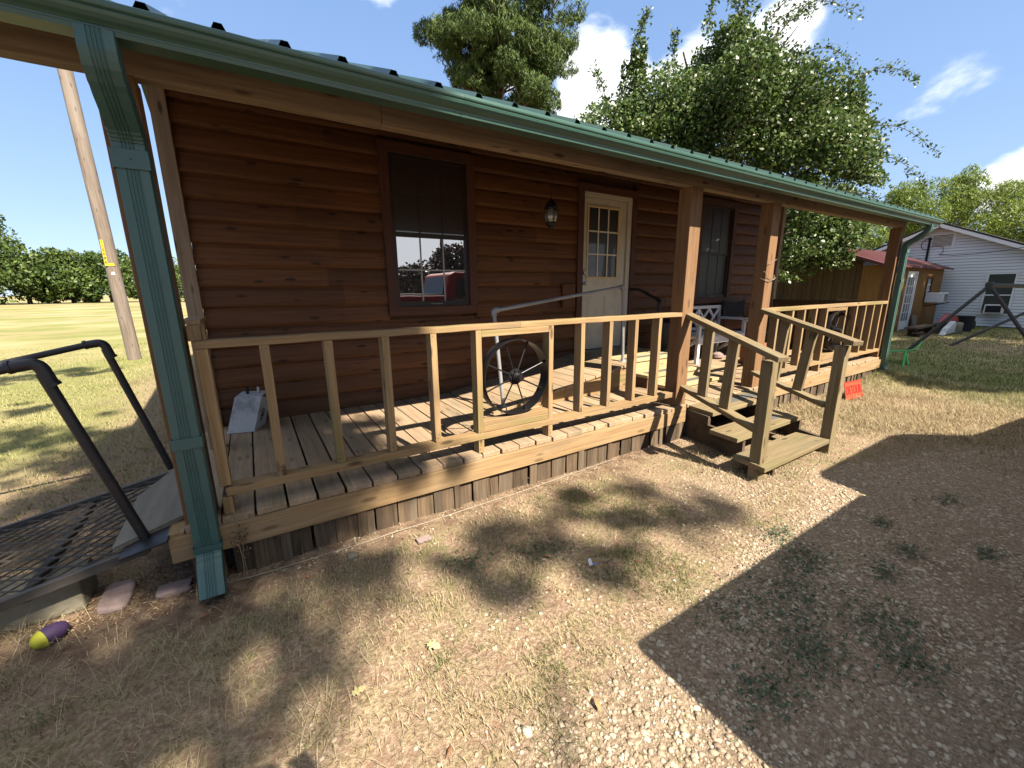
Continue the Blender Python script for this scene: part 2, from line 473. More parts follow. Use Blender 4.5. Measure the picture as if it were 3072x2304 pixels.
# ------------------------------------------------------------ box builder with grain coordinates
class MB:
    def __init__(self):
        self.v = []; self.f = []; self.gc = []; self.rnd = []; self.mi = []

    def _add(self, vs, fs, gs, rnd, mi=0):
        o = len(self.v)
        self.v += vs; self.gc += gs; self.rnd += [rnd] * len(vs)
        self.f += [tuple(i + o for i in f) for f in fs]; self.mi += [mi] * len(fs)

    def bar(self, p1, p2, w_, h_, up=(0, 0, 1), n=1, jit=0.0, mi=0, taper=1.0, rnd=None):
        """beam from p1 to p2, w_ wide (sideways), h_ tall (up)"""
        p1 = Vector(p1); p2 = Vector(p2); a = (p2 - p1); L = a.length; a.normalize()
        up = Vector(up)
        s = a.cross(up)
        if s.length < 1e-4: s = a.cross(Vector((0, 1, 0)))
        s.normalize(); u = s.cross(a).normalized()
        off = Vector((random.uniform(0, 60), random.uniform(0, 60), random.uniform(0, 60)))
        r = random.random() if rnd is None else rnd
        vs = []; gs = []; fs = []
        for i in range(n + 1):
            t = i / n
            k = 1 + (taper - 1) * t
            j1 = Vector((0, 0, 0))
            if jit and n > 1:
                j1 = s * random.uniform(-jit, jit) + u * random.uniform(-jit, jit)
            c = p1 + a * (L * t) + j1
            for (x, y) in ((-1, -1), (1, -1), (1, 1), (-1, 1)):
                vs.append(tuple(c + s * (x * w_ / 2 * k) + u * (y * h_ / 2 * k)))
                gs.append((L * t + off.x, x * w_ / 2 + off.y, y * h_ / 2 + off.z))
        for i in range(n):
            b = i * 4
            for q in range(4):
                fs.append((b + q, b + (q + 1) % 4, b + 4 + (q + 1) % 4, b + 4 + q))
        fs.append((3, 2, 1, 0)); b = n * 4; fs.append((b, b + 1, b + 2, b + 3))
        self._add(vs, fs, gs, r, mi)
        return self

    def box(self, x0, x1, y0, y1, z0, z1, ax='x', n=1, jit=0.0, mi=0, rnd=None):
        cx, cy, cz = (x0 + x1) / 2, (y0 + y1) / 2, (z0 + z1) / 2
        if ax == 'x': return self.bar((x0, cy, cz), (x1, cy, cz), y1 - y0, z1 - z0, (0, 0, 1), n, jit, mi, rnd=rnd)
        if ax == 'y': return self.bar((cx, y0, cz), (cx, y1, cz), x1 - x0, z1 - z0, (0, 0, 1), n, jit, mi, rnd=rnd)
        return self.bar((cx, cy, z0), (cx, cy, z1), x1 - x0, y1 - y0, (0, 1, 0), n, jit, mi, rnd=rnd)

    def poly(self, pts, rnd=.5, mi=0, ax=(1, 0, 0)):
        ax = Vector(ax)
        gs = [(Vector(p).dot(ax), p[1] + p[2] * .3, p[2]) for p in pts]
        self._add([tuple(p) for p in pts], [tuple(range(len(pts)))], gs, rnd, mi)
        return self

    def prism(self, prof, axis, a0, a1, rnd=.5, mi=0, grain=True, caps=True):
        """profile (list of 2-D points) swept along x ('x': (y,z)), y ('y': (x,z)) or z ('z': (x,y))"""
        def P(q, t):
            return {'x': (t, q[0], q[1]), 'y': (q[0], t, q[1]), 'z': (q[0], q[1], t)}[axis]
        n = len(prof); vs = [P(q, a0) for q in prof] + [P(q, a1) for q in prof]
        gs = [(a0 + 7, q[0], q[1]) for q in prof] + [(a1 + 7, q[0], q[1]) for q in prof]
        fs = [(i, (i + 1) % n, (i + 1) % n + n, i + n) for i in range(n)]
        if caps: fs += [tuple(range(n))[::-1], tuple(range(n, 2 * n))]
        self._add(vs, fs, gs, rnd, mi)
        return self

    def tube(self, pts, r, seg=10, rad=None, mi=0, caps=True):
        pts = [Vector(p) for p in pts]; n = len(pts)
        fr = None; vs = []; gs = []; L = 0
        for i, p in enumerate(pts):
            t = (pts[min(i + 1, n - 1)] - pts[max(i - 1, 0)]).normalized()
            if fr is None:
                a = t.cross(Vector((0, 0, 1)))
                if a.length < 1e-3: a = t.cross(Vector((0, 1, 0)))
            else:
                a = fr - t * fr.dot(t)
            a.normalize(); fr = a; b = t.cross(a)
            rr = r if rad is None else rad[i]
            if i: L += (p - pts[i - 1]).length
            for k in range(seg):
                th = 2 * PI * k / seg
                vs.append(tuple(p + a * (rr * math.cos(th)) + b * (rr * math.sin(th))))
                gs.append((L, rr * math.cos(th), rr * math.sin(th)))
        fs = [(i * seg + k, i * seg + (k + 1) % seg, (i + 1) * seg + (k + 1) % seg, (i + 1) * seg + k) for i in range(n - 1) for k in range(seg)]
        if caps: fs += [tuple(range(seg))[::-1], tuple((n - 1) * seg + k for k in range(seg))]
        self._add(vs, fs, gs, random.random(), mi)
        return self

    def lathe(self, prof, c, axis='z', seg=24, mi=0):
        """prof: list of (r, h)"""
        vs = []; gs = []
        for (r, h) in prof:
            for k in range(seg):
                th = 2 * PI * k / seg; x, y = r * math.cos(th), r * math.sin(th)
                q = {'z': (x, y, h), 'y': (x, h, y), 'x': (h, x, y)}[axis]
                vs.append((c[0] + q[0], c[1] + q[1], c[2] + q[2])); gs.append(q)
        n = len(prof)
        fs = [(i * seg + k, i * seg + (k + 1) % seg, (i + 1) * seg + (k + 1) % seg, (i + 1) * seg + k) for i in range(n - 1) for k in range(seg)]
        self._add(vs, fs, gs, .5, mi)
        return self

    def build(self, name, mats, parent=None, bev=0.0, smooth=False, solid=0.0):
        me = bpy.data.meshes.new(name)
        me.from_pydata(self.v, [], self.f)
        a = me.attributes.new('gc', 'FLOAT_VECTOR', 'POINT'); a.data.foreach_set('vector', np.array(self.gc, np.float32).ravel())
        a = me.attributes.new('rnd', 'FLOAT', 'POINT'); a.data.foreach_set('value', np.array(self.rnd, np.float32))
        if not isinstance(mats, (list, tuple)): mats = [mats]
        for m in mats: me.materials.append(m)
        me.polygons.foreach_set('material_index', np.array(self.mi, np.int32))
        if smooth: me.polygons.foreach_set('use_smooth', np.ones(len(self.f), bool))
        me.update()
        o = bpy.data.objects.new(name, me)
        link(o, parent)
        if solid:
            s = o.modifiers.new('solid', 'SOLIDIFY'); s.thickness = solid; s.offset = 0
        if bev:
            b = o.modifiers.new('bevel', 'BEVEL'); b.width = bev; b.segments = 2; b.limit_method = 'ANGLE'; b.angle_limit = R(40)
        if smooth:
            e = o.modifiers.new('split', 'EDGE_SPLIT'); e.split_angle = R(45)
        return o


def arc(c, r, a0, a1, n, plane='xz'):
    res = []
    for i in range(n + 1):
        a = a0 + (a1 - a0) * i / n
        x, y = r * math.cos(a), r * math.sin(a)
        res.append({'xz': (c[0] + x, c[1], c[2] + y), 'yz': (c[0], c[1] + x, c[2] + y), 'xy': (c[0] + x, c[1] + y, c[2])}[plane])
    return res


def bent(pts, r=.04, n=5):
    """round the corners of a polyline"""
    P = [Vector(p) for p in pts]; o = [P[0]]
    for i in range(1, len(P) - 1):
        a = (P[i - 1] - P[i]); b = (P[i + 1] - P[i]); k = min(r, a.length * .45, b.length * .45)
        A = P[i] + a.normalized() * k; B = P[i] + b.normalized() * k
        for j in range(n + 1):
            t = j / n
            o.append(A * (1 - t) ** 2 + P[i] * 2 * t * (1 - t) + B * t * t)
    o.append(P[-1])
    return o


def text_obj(name, s, size, loc, rot, mat, parent=None, ext=.002, align='CENTER', bold=0.0, sx=1.0):
    cu = bpy.data.curves.new(name, 'FONT'); cu.body = s; cu.size = size; cu.extrude = ext; cu.offset = bold
    cu.align_x = align; cu.align_y = 'CENTER'
    t = bpy.data.objects.new(name, cu); COL.objects.link(t)
    dg = bpy.context.evaluated_depsgraph_get(); dg.update()
    me = bpy.data.meshes.new_from_object(t.evaluated_get(dg))
    COL.objects.unlink(t); bpy.data.objects.remove(t)
    me.materials.clear(); me.materials.append(mat)
    rm = rot if isinstance(rot, Matrix) else Matrix.Identity(3)
    for v in me.vertices:
        q = rm @ Vector((v.co.x * sx, v.co.y, v.co.z)) + Vector(loc)
        v.co = q
    o = bpy.data.objects.new(name, me)
    return link(o, parent)

# ================================================================= GROUND
ZD = .357
xs = np.concatenate([np.geomspace(-500, -9, 26), np.arange(-8, -1.5, .25), np.arange(-1.5, 7, .05), np.arange(7, 16, .18), np.geomspace(16.3, 600, 36)])
ys = np.concatenate([np.geomspace(-300, -5, 18), np.arange(-4.6, -2.75, .25), np.arange(-2.75, 2.2, .05), np.arange(2.3, 14, .3), np.geomspace(14.5, 700, 40)])
GX, GY = np.meshgrid(xs, ys)
GZ = gz(GX, GY)
nx, ny = len(xs), len(ys)
idx = np.arange(nx * ny).reshape(ny, nx)
F = np.stack([idx[:-1, :-1], idx[:-1, 1:], idx[1:, 1:], idx[1:, :-1]], -1).reshape(-1, 4)
m, nt, b = newmat('ground')
tcn = N(nt, 'ShaderNodeTexCoord').outputs['Object']
av = lambda n: N(nt, 'ShaderNodeAttribute', attribute_name=n).outputs['Fac']
n1 = noise(nt, tcn, 9, 8, .65); n2 = noise(nt, tcn, 55, 5, .7); n3 = noise(nt, tcn, 1.3, 6, .6)
dirt = mixn(nt, ramp(nt, n1, .35, .68), (.34, .215, .135), (.56, .40, .27))
dirt = mixn(nt, ramp(nt, n2, .45, .7), dirt, (.64, .49, .35))
straw = mixn(nt, ramp(nt, n2, .35, .65), (.26, .175, .10), (.60, .46, .28))
straw = mixn(nt, ramp(nt, n3, .45, .65, 0, .6), straw, (.24, .23, .09))
stcol = noise(nt, tcn, 16, 6, .7, (1, 1, 1))
lawn_n = noise(nt, tcn, .22, 6, .62)
lawn = mixn(nt, ramp(nt, lawn_n, .38, .66), (.26, .28, .08), (.56, .46, .24))
lawn = mixn(nt, ramp(nt, n1, .3, .8, 0, .45), lawn, (.42, .38, .15))
lawn = mixn(nt, ramp(nt, noise(nt, tcn, .09, 5, .6, (1, 1.4, 1)), .50, .62, 0, .8), lawn, (.58, .41, .25))
grav = mixn(nt, ramp(nt, n2, .35, .7), (.30, .205, .13), (.58, .45, .31))
base = mixn(nt, ramp(nt, n1, .40, .60), dirt, straw)
base = mixn(nt, av('lawn'), base, lawn)
base = mixn(nt, av('grav'), base, grav)
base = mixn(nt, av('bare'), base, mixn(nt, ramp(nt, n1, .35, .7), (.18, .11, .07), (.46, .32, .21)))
nt.links.new(base, b.inputs['Base Color']); b.inputs['Roughness'].default_value = .95; b.inputs['Specular IOR Level'].default_value = .15
bump(nt, b, M(nt, 'ADD', n1, M(nt, 'MULTIPLY', n2, .6)), .8, .03)
g = npmesh('ground', np.stack([GX, GY, GZ], -1).reshape(-1, 3), F, m, smooth=True,
           extra={'lawn': m_lawn(GX, GY).ravel(), 'grav': m_grav(GX, GY).ravel(), 'bare': m_bare(GX, GY).ravel()})
tag(g, kind='structure')

# ---------------------------------------------------------------- grass blades, straw, pebbles
GR = foliage('grass_blade', [(.20, .24, .08), (.36, .33, .14), (.58, .48, .26), (.76, .63, .39), (.44, .28, .15)], .75, .25, .15)
GL = foliage('lawn_blade', [(.13, .19, .04), (.22, .28, .07), (.42, .42, .14), (.66, .56, .28)], .7, .3, .15)
PB = foliage('pebble', [(.34, .24, .155), (.46, .35, .23), (.57, .45, .31), (.76, .65, .47), (.46, .31, .21), (.62, .50, .35)], .8, 0, .3)


def blades(n, xr, yr, dens, hh, ww, lean, seed, greenf, name, mat, label, cat):
    x = rng.uniform(*xr, n); y = rng.uniform(*yr, n)
    keep = rng.random(n) < dens(x, y)
    x, y = x[keep], y[keep]; n = len(x)
    z = gz(x, y)
    h = rng.uniform(hh[0], hh[1], n) * (.7 + .6 * fbm(x * 3, y * 3, seed))
    a = rng.uniform(0, 2 * PI, n); wd = rng.uniform(ww[0], ww[1], n)
    le = np.clip(rng.normal(lean, .28, n), .05, 1.5)
    dx, dy = np.cos(a), np.sin(a); px, py = -dy, dx
    B = np.stack([x, y, z - .002], -1)
    D1 = np.stack([dx * np.sin(le * .6), dy * np.sin(le * .6), np.cos(le * .6)], -1)
    D2 = np.stack([dx * np.sin(le), dy * np.sin(le), np.cos(le)], -1)
    Pp = np.stack([px, py, 0 * px], -1) * wd[:, None] * .5
    mid = B + D1 * (h * .5)[:, None]; tip = mid + D2 * (h * .5)[:, None]
    tip[:, 2] = np.maximum(tip[:, 2], z + .003)
    V = np.stack([B - Pp, B + Pp, mid + Pp * .8, mid - Pp * .8, tip], 1).reshape(-1, 3)
    o = (np.arange(n) * 5)[:, None]
    F4 = o + np.array([[0, 1, 2, 3]]); F3 = o + np.array([[3, 2, 4]])
    r = np.clip(greenf(x, y) + rng.normal(0, .22, n), 0, 1)
    ob = npmesh(name, V, [F4, F3], mat, np.repeat(r, 5))
    tag(ob, label, cat, kind='stuff')
    return ob


def d_fore(x, y):
    under = (y > .0) & (x > -.25) & (x < 9.3)
    dn = sst(.36, .56, fbm(x * 2.6, y * 2.6, 71)) * (.25 + .75 * sst(.42, .6, fbm(x * 9, y * 9, 72))) * .85 + .15
    dn = dn * (1 - .93 * m_grav(x, y)) * (1 - .85 * m_bare(x, y))
    dn = dn * np.clip(1.15 - .12 * np.hypot(x - .3, y + 2.5), .25, 1)
    dn = np.where(y > -.28 + .1 * fbm(x * 4, y * 4, 5), dn * .35, dn)
    return np.where(under, 0, dn)


blades(400000, (-2.2, 6.6), (-2.5, .9), d_fore, (.016, .046), (.0020, .0042), .85, 3,
       lambda x, y: .60 - .50 * sst(.50, .66, fbm(x * 1.7, y * 1.7, 91)) + 0 * x, 'dry_grass', GR,
       'short sun bleached dry grass with greener tufts in front of the porch', 'grass')
blades(26000, (-1.2, 2.4), (-1.9, .3), lambda x, y: sst(1.3, -.3, x + .5 * fbm(x, y, 4)) * .8 * ((y < -.05) | (x < -.3)) * (.15 + .85 * sst(.45, .6, fbm(x * 3.5, y * 3.5, 6))), (.06, .17), (.0013, .0026), 1.47, 9,
       lambda x, y: .66 + 0 * x, 'loose_straw', GR, 'long dry straw stalks lying flat on the earth at the left', 'straw')
blades(90000, (4.8, 9.4), (-2.6, -.02), lambda x, y: np.clip(sst(5.0, 6.5, x) * (1 - .7 * m_grav(x, y)) + 1.5 * np.exp(-((x - 9.0) ** 2 + (y + .25) ** 2) / .25), 0, 1) * (.35 + .65 * sst(.38, .6, fbm(x * 2, y * 2, 15))), (.04, .10), (.003, .005), 1.15, 13,
       lambda x, y: .80 - .55 * sst(7.8, 9.4, x + .6 * fbm(x * 2, y * 2, 8)), 'cut_hay', GR, 'pale cut hay lying in front of the right half of the porch', 'hay')
blades(110000, (8.2, 24), (-4.6, 2.3), lambda x, y: m_lawn(x, y) * np.clip(9 / (x - 4), .25, 1) * (.3 + .7 * sst(.36, .6, fbm(x * .8, y * .8, 12))), (.03, .075), (.006, .011), .8, 33,
       lambda x, y: .40 + .35 * (fbm(x * .7, y * .7, 51) - .4), 'green_lawn', GL, 'green mown lawn at the right end of the porch', 'grass')
blades(150000, (-9, -.5), (.8, 15), lambda x, y: (1 - .8 * m_bare(x, y)) * np.clip(5 / (y + 1), .3, 1) * (.35 + .65 * sst(.35, .6, fbm(x * .9, y * .9, 19))), (.025, .065), (.004, .008), .9, 35,
       lambda x, y: .80 + .9 * (fbm(x * .5, y * .5, 61) - .5), 'field_grass', GL, 'yellow green cropped grass around the utility pole', 'grass')

# pebble template: squashed icosahedron
ph = (1 + 5 ** .5) / 2
IV = np.array([(-1, ph, 0), (1, ph, 0), (-1, -ph, 0), (1, -ph, 0), (0, -1, ph), (0, 1, ph), (0, -1, -ph), (0, 1, -ph), (ph, 0, -1), (ph, 0, 1), (-ph, 0, -1), (-ph, 0, 1)]) / 1.9
IF = np.array([(0, 11, 5), (0, 5, 1), (0, 1, 7), (0, 7, 10), (0, 10, 11), (1, 5, 9), (5, 11, 4), (11, 10, 2), (10, 7, 6), (7, 1, 8), (3, 9, 4), (3, 4, 2), (3, 2, 6), (3, 6, 8), (3, 8, 9), (4, 9, 5), (2, 4, 11), (6, 2, 10), (8, 6, 7), (9, 8, 1)])


def pebbles(n, xr, yr, dens, s0, s1, name, label):
    x = rng.uniform(*xr, n); y = rng.uniform(*yr, n)
    k = rng.random(n) < dens(x, y); x, y = x[k], y[k]; n = len(x)
    s = s0 + (s1 - s0) * rng.random(n) ** 2.6
    S = np.stack([s * rng.uniform(.8, 1.3, n), s * rng.uniform(.7, 1.0, n), s * rng.uniform(.28, .55, n)], -1)
    P = np.stack([x, y, gz(x, y) + S[:, 2] * .05], -1)
    tl = rng.normal(0, .25, n); c, s_ = np.cos(tl), np.sin(tl); z = 0 * c; o = z + 1
    Rx = np.stack([np.stack([o, z, z], -1), np.stack([z, c, -s_], -1), np.stack([z, s_, c], -1)], -2)
    V, F, r = inst(IV, IF, P, S, rotz(rng.uniform(0, 6.28, n)) @ Rx, rng.random(n), .5)
    o = npmesh(name, V, F, PB, r)
    return tag(o, label, 'gravel', kind='stuff')


def d_peb(x, y):
    g_ = m_grav(x, y); di = np.hypot(x - .3, y + 2.5)
    gg = g_ * (.45 + .55 * sst(.35, .6, fbm(x * 3, y * 3, 77))) * np.clip(1.6 - .22 * di, .3, 1)
    sp = .025 + .11 * sst(.52, .66, fbm(x * 2, y * 2, 78))
    return np.where((y > -.02) & (x > -.2), 0, np.maximum(gg, sp * (y < 0) * (x > -1)))


pebbles(115000, (.2, 6.8), (-2.6, -.02), d_peb, .0035, .0145, 'gravel', 'small pale tan and pink gravel of the drive')
pebbles(900, (.9, 6.5), (-2.6, -.5), lambda x, y: m_grav(x, y), .010, .024, 'coarse_gravel', 'scattered larger pale stones lying in the gravel drive')

# small weeds growing in the gravel
wx, wy = [], []
for (cx, cy, rr, k) in [(2.35, -1.75, .20, 330), (2.1, -1.95, .15, 260), (2.75, -1.65, .14, 240), (2.55, -2.05, .14, 200), (1.75, -1.95, .12, 150), (3.0, -1.95, .08, 110), (3.35, -1.95, .07, 90), (3.7, -2.2, .06, 80),
                        (2.9, -1.45, .10, 130), (3.6, -1.75, .06, 70), (4.4, -1.9, .08, 80), (1.6, -.75, .12, 150), (2.4, -2.2, .12, 150), (2.0, -1.65, .12, 90), (1.15, -.62, .10, 110)]:
    k = int(k * 2.2); wx.append(cx + rng.normal(0, rr * .75, k)); wy.append(cy + rng.normal(0, rr * .5, k))
wx = np.concatenate(wx); wy = np.concatenate(wy); n = len(wx)
LT = np.array([(-.5, 0, 0), (0, -.28, .06), (.5, 0, 0), (0, .28, .06)]); LF = np.array([(0, 1, 2, 3)])
Q = rotz(rng.uniform(0, 6.28, n)) @ (np.eye(3)[None] * .6 + .4 * rand_rot(n))
s = rng.uniform(.014, .03, n)
V, F, r = inst(LT, LF, np.stack([wx, wy, gz(wx, wy) + rng.uniform(.004, .03, n)], -1), np.stack([s, s, s], -1), Q, rng.random(n))
WG = foliage('weed_leaf', [(.06, .10, .05), (.09, .15, .07), (.16, .22, .11)], .6, .2, .3)
tag(npmesh('gravel_weeds', V, F, WG, r), 'low dark green creeping weeds in patches on the shaded gravel', 'weeds', kind='stuff')

n = 5200
lx = np.concatenate([rng.normal(-.35, .28, 2600), rng.uniform(-.3, 4, 1100), rng.uniform(-.8, 4, 900), rng.normal(4.3, .5, 600)])
ly = np.concatenate([rng.normal(.12, .16, 2600), rng.normal(-.10, .07, 1100), rng.uniform(-2.2, -.1, 900), rng.normal(-.4, .3, 600)])
k = ~((ly > -.02) & (lx > .02) & (lx < 3.7)); lx, ly = lx[k], ly[k]; n = len(lx); s = rng.uniform(.008, .026, n)
Q = rotz(rng.uniform(0, 6.28, n)) @ (np.eye(3)[None] * .7 + .3 * rand_rot(n))
V, F, r = inst(LT * np.array([1, .9, 2.5]), LF, np.stack([lx, ly, gz(lx, ly) + rng.uniform(.002, .012, n)], -1), np.stack([s, s, s], -1), Q, rng.random(n))
tag(npmesh('leaf_litter', V, F, foliage('litter', [(.13, .08, .05), (.30, .18, .10), (.50, .33, .19), (.66, .50, .32)], .8, .1, .15), r), 'small dry brown leaf scraps strewn by the ramp, the skirting and the steps', 'leaf litter', kind='stuff')

# ================================================================= CABIN
cab = empty('cabin', 'stained wood cabin with a green metal roof, gutter and railed front porch', 'cabin', (4.5, 0, 0))
WY = 1.826
# siding: lapped boards with a bulged face; openings are cut out as x intervals
opn = [(1.50, 2.52, 1.27, 2.93), (4.03, 5.11, .5, 2.86), (6.60, 7.62, 1.22, 2.93)]
mb = MB()
pitch = .176; z = 2.273 - 11 * pitch; k = 0
ends = (-.06, 9.13)
while z < 3.42:
    z1 = z + pitch
    cuts = [(a, b_) for (a, b_, c, e) in opn if c < z1 - .01 and e > z + .01]
    xsn = [ends[0]]
    for a, b_ in sorted(cuts): xsn += [a, b_]
    xsn.append(ends[1])
    for i in range(0, len(xsn), 2):
        a, b_ = xsn[i], xsn[i + 1]
        js = [a]
        if b_ - a > 1.2:
            q = a + random.uniform(.5, 1.0) * (b_ - a)
            if a + .4 < q < b_ - .4: js.append(q)
        js.append(b_)
        for j in range(len(js) - 1):
            zz0, zz1 = max(z, ZD - .02), z1
            mb.prism([(WY + .014, zz0 + .001), (WY + .004, zz0 + .010), (WY - .001, zz0 + .03), (WY + .003, zz0 + .085), (WY + .014, zz1 - .03), (WY + .026, zz1 - .004), (WY + .026, zz1 + .01), (WY + .05, zz1 + .01), (WY + .05, zz0 + .001)], 'x', js[j] + .0008, js[j + 1] - .0008, rnd=random.random())
    z = z1; k += 1
mb.build('wall', W_SIDE, cab)
# side walls and back of the body
mb = MB()
mb.box(-.06, .0, WY + .05, 7.2, 0, 3.0, 'y'); mb.box(9.07, 9.13, WY + .05, 7.2, 0, 3.0, 'y'); mb.box(-.06, 9.13, 7.2, 7.25, 0, 3.0, 'x')
mb.box(.0, 9.07, WY + .051, WY + .07, .1, 3.45, 'x')
mb.poly([(-.055, WY + .05, 3.0), (-.055, 7.2, 3.0), (-.055, 4.5, 4.4)]); mb.poly([(9.12, WY + .05, 3.0), (9.12, 7.2, 3.0), (9.12, 4.5, 4.4)])
mb.build('side_wall', W_SIDE, cab)
mb = MB()
mb.box(-.165, -.06, WY - .03, WY + .02, ZD, 3.4, 'z'); mb.box(-.165, -.12, WY + .02, WY + .12, 0, 3.3, 'z')
mb.box(9.13, 9.235, WY - .03, WY + .02, ZD, 3.4, 'z')
mb.box(-.06, 9.13, WY - .028, WY - .0035, 3.06, 3.22, 'x', rnd=.2)
mb.build('corner_trim', W_BEAM, cab, bev=.003)

# windows: (x0,x1)
for (x0, x1, lab) in ((1.59, 2.43, None), (6.68, 7.52, None)):
    z0, z1, zm = 1.36, 2.84, 2.085
    w_ = MB()
    t = .095
    w_.box(x0 - t, x1 + t, WY - .03, WY + .06, z0 - t, z0, 'x'); w_.box(x0 - t, x1 + t, WY - .03, WY + .06, z1, z1 + t, 'x')
    w_.box(x0 - t, x0, WY - .027, WY + .06, z0, z1, 'z'); w_.box(x1, x1 + t, WY - .027, WY + .06, z0, z1, 'z')
    win = w_.build('window', W_TRIM, cab, bev=.003)
    f = MB()
    for (a, b_, c, e, y) in ((x0, x0 + .035, z0, z1, 0), (x1 - .035, x1, z0, z1, 0), (x0 + .035, x1 - .035, z1 - .03, z1, 0), (x0 + .035, x1 - .035, z0, z0 + .05, 0), (x0 + .035, x1 - .035, zm - .02, zm + .025, 0.004)):
        f.box(a, b_, WY + .0 + y, WY + .045, c, e, 'x')
    f.box((x0 + x1) / 2 - .05, (x0 + x1) / 2 + .09, WY - .006, WY - .001, z0 + .018, z0 + .026, 'x', mi=1)
    f.build('frame', [BRONZE, ALU], win, bev=.002)
    gx0, gx1 = x0 + .036, x1 - .036
    for (c, e, y, nm, gm) in ((z0 + .051, zm - .021, WY + .022, 'lower_pane', G_WIN if x0 < 3 else G_W2), (zm + .026, z1 - .031, WY + .012, 'upper_pane', G_SHADE)):
        p = MB(); p.poly([(gx0, y, c), (gx1, y, c), (gx1, y, e), (gx0, y, e)])
        p.build(nm, gm, win)
        mu = MB()
        for q in (1, 2):
            xm = gx0 + (gx1 - gx0) * q / 3; mu.box(xm - .008, xm + .008, y - .004, y - .001, c, e, 'z')
        zq = (c + e) / 2; mu.box(gx0, gx1, y - .0055, y - .0045, zq - .008, zq + .008, 'x')
        mu.build('muntin', BRONZE if nm == 'upper_pane' or x0 > 3 else GALV, win)

# door
dx0, dx1, dz0, dz1 = 4.115, 5.019, .678, 2.758
t = .095
dm = MB(); y0 = WY - .03
dm.box(dx0 - t, dx0, y0, WY + .08, dz0 - .3, dz1, 'z'); dm.box(dx1, dx1 + t, y0, WY + .08, dz0 - .3, dz1, 'z'); dm.box(dx0 - t, dx1 + t, y0 - .002, WY + .08, dz1, dz1 + t, 'x')
dt = dm.build('door_trim', W_TRIM, cab, bev=.003)
fr = MB()
fr.box(dx1 - .075, dx1, WY - .012, WY + .06, dz0, dz1, 'z'); fr.box(dx0, dx1 - .075, WY - .012, WY + .06, dz1 - .055, dz1, 'x'); fr.box(dx0, dx1, WY - .05, WY + .06, dz0 - .03, dz0, 'x', mi=1)
fr.build('door_frame', [DOORW, ALU], cab, bev=.003)
sx0, sx1 = dx0 + .004, dx1 - .082
ds = MB(); yd = WY + .014
lx0, lx1, lz0, lz1 = 4.20, 4.80, 1.66, 2.605
ds.box(sx0, lx0 + .02, yd, yd + .04, dz0 + .01, dz1 - .06, 'z'); ds.box(lx1 - .02, sx1, yd, yd + .04, dz0 + .01, dz1 - .06, 'z')
ds.box(lx0 + .02, lx1 - .02, yd + .001, yd + .04, lz1 - .02, dz1 - .06, 'x'); ds.box(lx0 + .02, lx1 - .02, yd + .001, yd + .04, dz0 + .01, lz0 + .02, 'x')
door = ds.build('door', DOORW, cab, bev=.002)
for (a, b_) in ((4.235, 4.455), (4.545, 4.765)):      # embossed lower panels
    pn = MB(); pn.prism([(a, .86), (b_, .86), (b_, 1.44), (a, 1.44)], 'y', yd - .004, yd - .0012, caps=True)
    pn.prism([(a + .03, .89), (b_ - .03, .89), (b_ - .03, 1.41), (a + .03, 1.41)], 'y', yd - .010, yd - .0052)
    pn.build('panel', DOORW, door, bev=.003)
lf = MB(); e = .028
for (a, b_, c, q) in ((lx0, lx1, lz1 - e, lz1), (lx0, lx1, lz0, lz0 + e), (lx0, lx0 + e, lz0 + e, lz1 - e), (lx1 - e, lx1, lz0 + e, lz1 - e)):
    lf.box(a, b_, yd - .014, yd + .002, c, q, 'x')
lf.build('lite_frame', LITE, door, bev=.004)
mu = MB()
for q in (1, 2):
    xm = lx0 + e + (lx1 - lx0 - 2 * e) * q / 3; mu.box(xm - .010, xm + .010, yd - .004, yd + .002, lz0 + e, lz1 - e, 'z')
    zm = lz0 + e + (lz1 - lz0 - 2 * e) * q / 3; mu.box(lx0 + e, lx1 - e, yd - .0065, yd + .0, zm - .010, zm + .010, 'x')
mu.build('muntin', MUNT, door, bev=.002)
p = MB(); p.poly([(lx0 + e, yd + .006, lz0 + e), (lx1 - e, yd + .006, lz0 + e), (lx1 - e, yd + .006, lz1 - e), (lx0 + e, yd + .006, lz1 - e)]); p.build('glass', G_DARK, door)
kn = MB(); kn.lathe([(0, -.06), (.02, -.058), (.027, -.045), (.02, -.03), (.012, -.02), (.012, -.006), (.03, -.004), (.03, 0)], (4.165, yd, 1.60), 'y', 16)
kn.build('knob', ALU, door, smooth=True)
kn = MB(); kn.lathe([(0, -.03), (.022, -.028), (.03, -.01), (.03, 0)], (4.165, yd, 1.74), 'y', 16); kn.build('deadbolt', ALU, door, smooth=True)
pb = MB(); pb.box(3.775, 3.985, WY - .035, WY - .004, 1.29, 1.588, 'z'); pb.build('outlet_board', W_SIDE, cab, bev=.003)

# porch floor
mb = MB(); xk = .007 - .158 * 1
while xk < 9.2:
    gp = random.uniform(.007, .016); yj = random.uniform(-.012, .006); zj = random.uniform(-.002, .002)
    b1 = min(xk + .158 - gp, 9.225)
    mb.bar(((xk + b1) / 2, -.02 + yj, ZD - .019 + zj), ((xk + b1) / 2, WY + .04, ZD - .019 + zj), b1 - xk, .038, (0, 0, 1), 6, .0008)
    xk += .158
mb.build('porch_floor', W_DECK, cab, bev=.004)
mb = MB()
mb.box(-.222, 3.70, -.042, -.004, .179, ZD - .0395, 'x', 10, .001, rnd=.5); mb.box(3.70, 3.925, -.040, -.004, .181, .352, 'x', rnd=.1)
mb.box(5.16, 9.225, -.042, -.004, .179, ZD - .0395, 'x', 10, .001, rnd=.8)
mb.box(-.222, -.155, -.03, 1.8, .20, ZD - .02, 'y'); mb.box(9.19, 9.228, .0, 1.8, .18, ZD - .04, 'y')
for q in (.5, 1.0, 1.5): mb.box(-.15, 9.19, q, q + .038, .179, ZD - .0395, 'x')
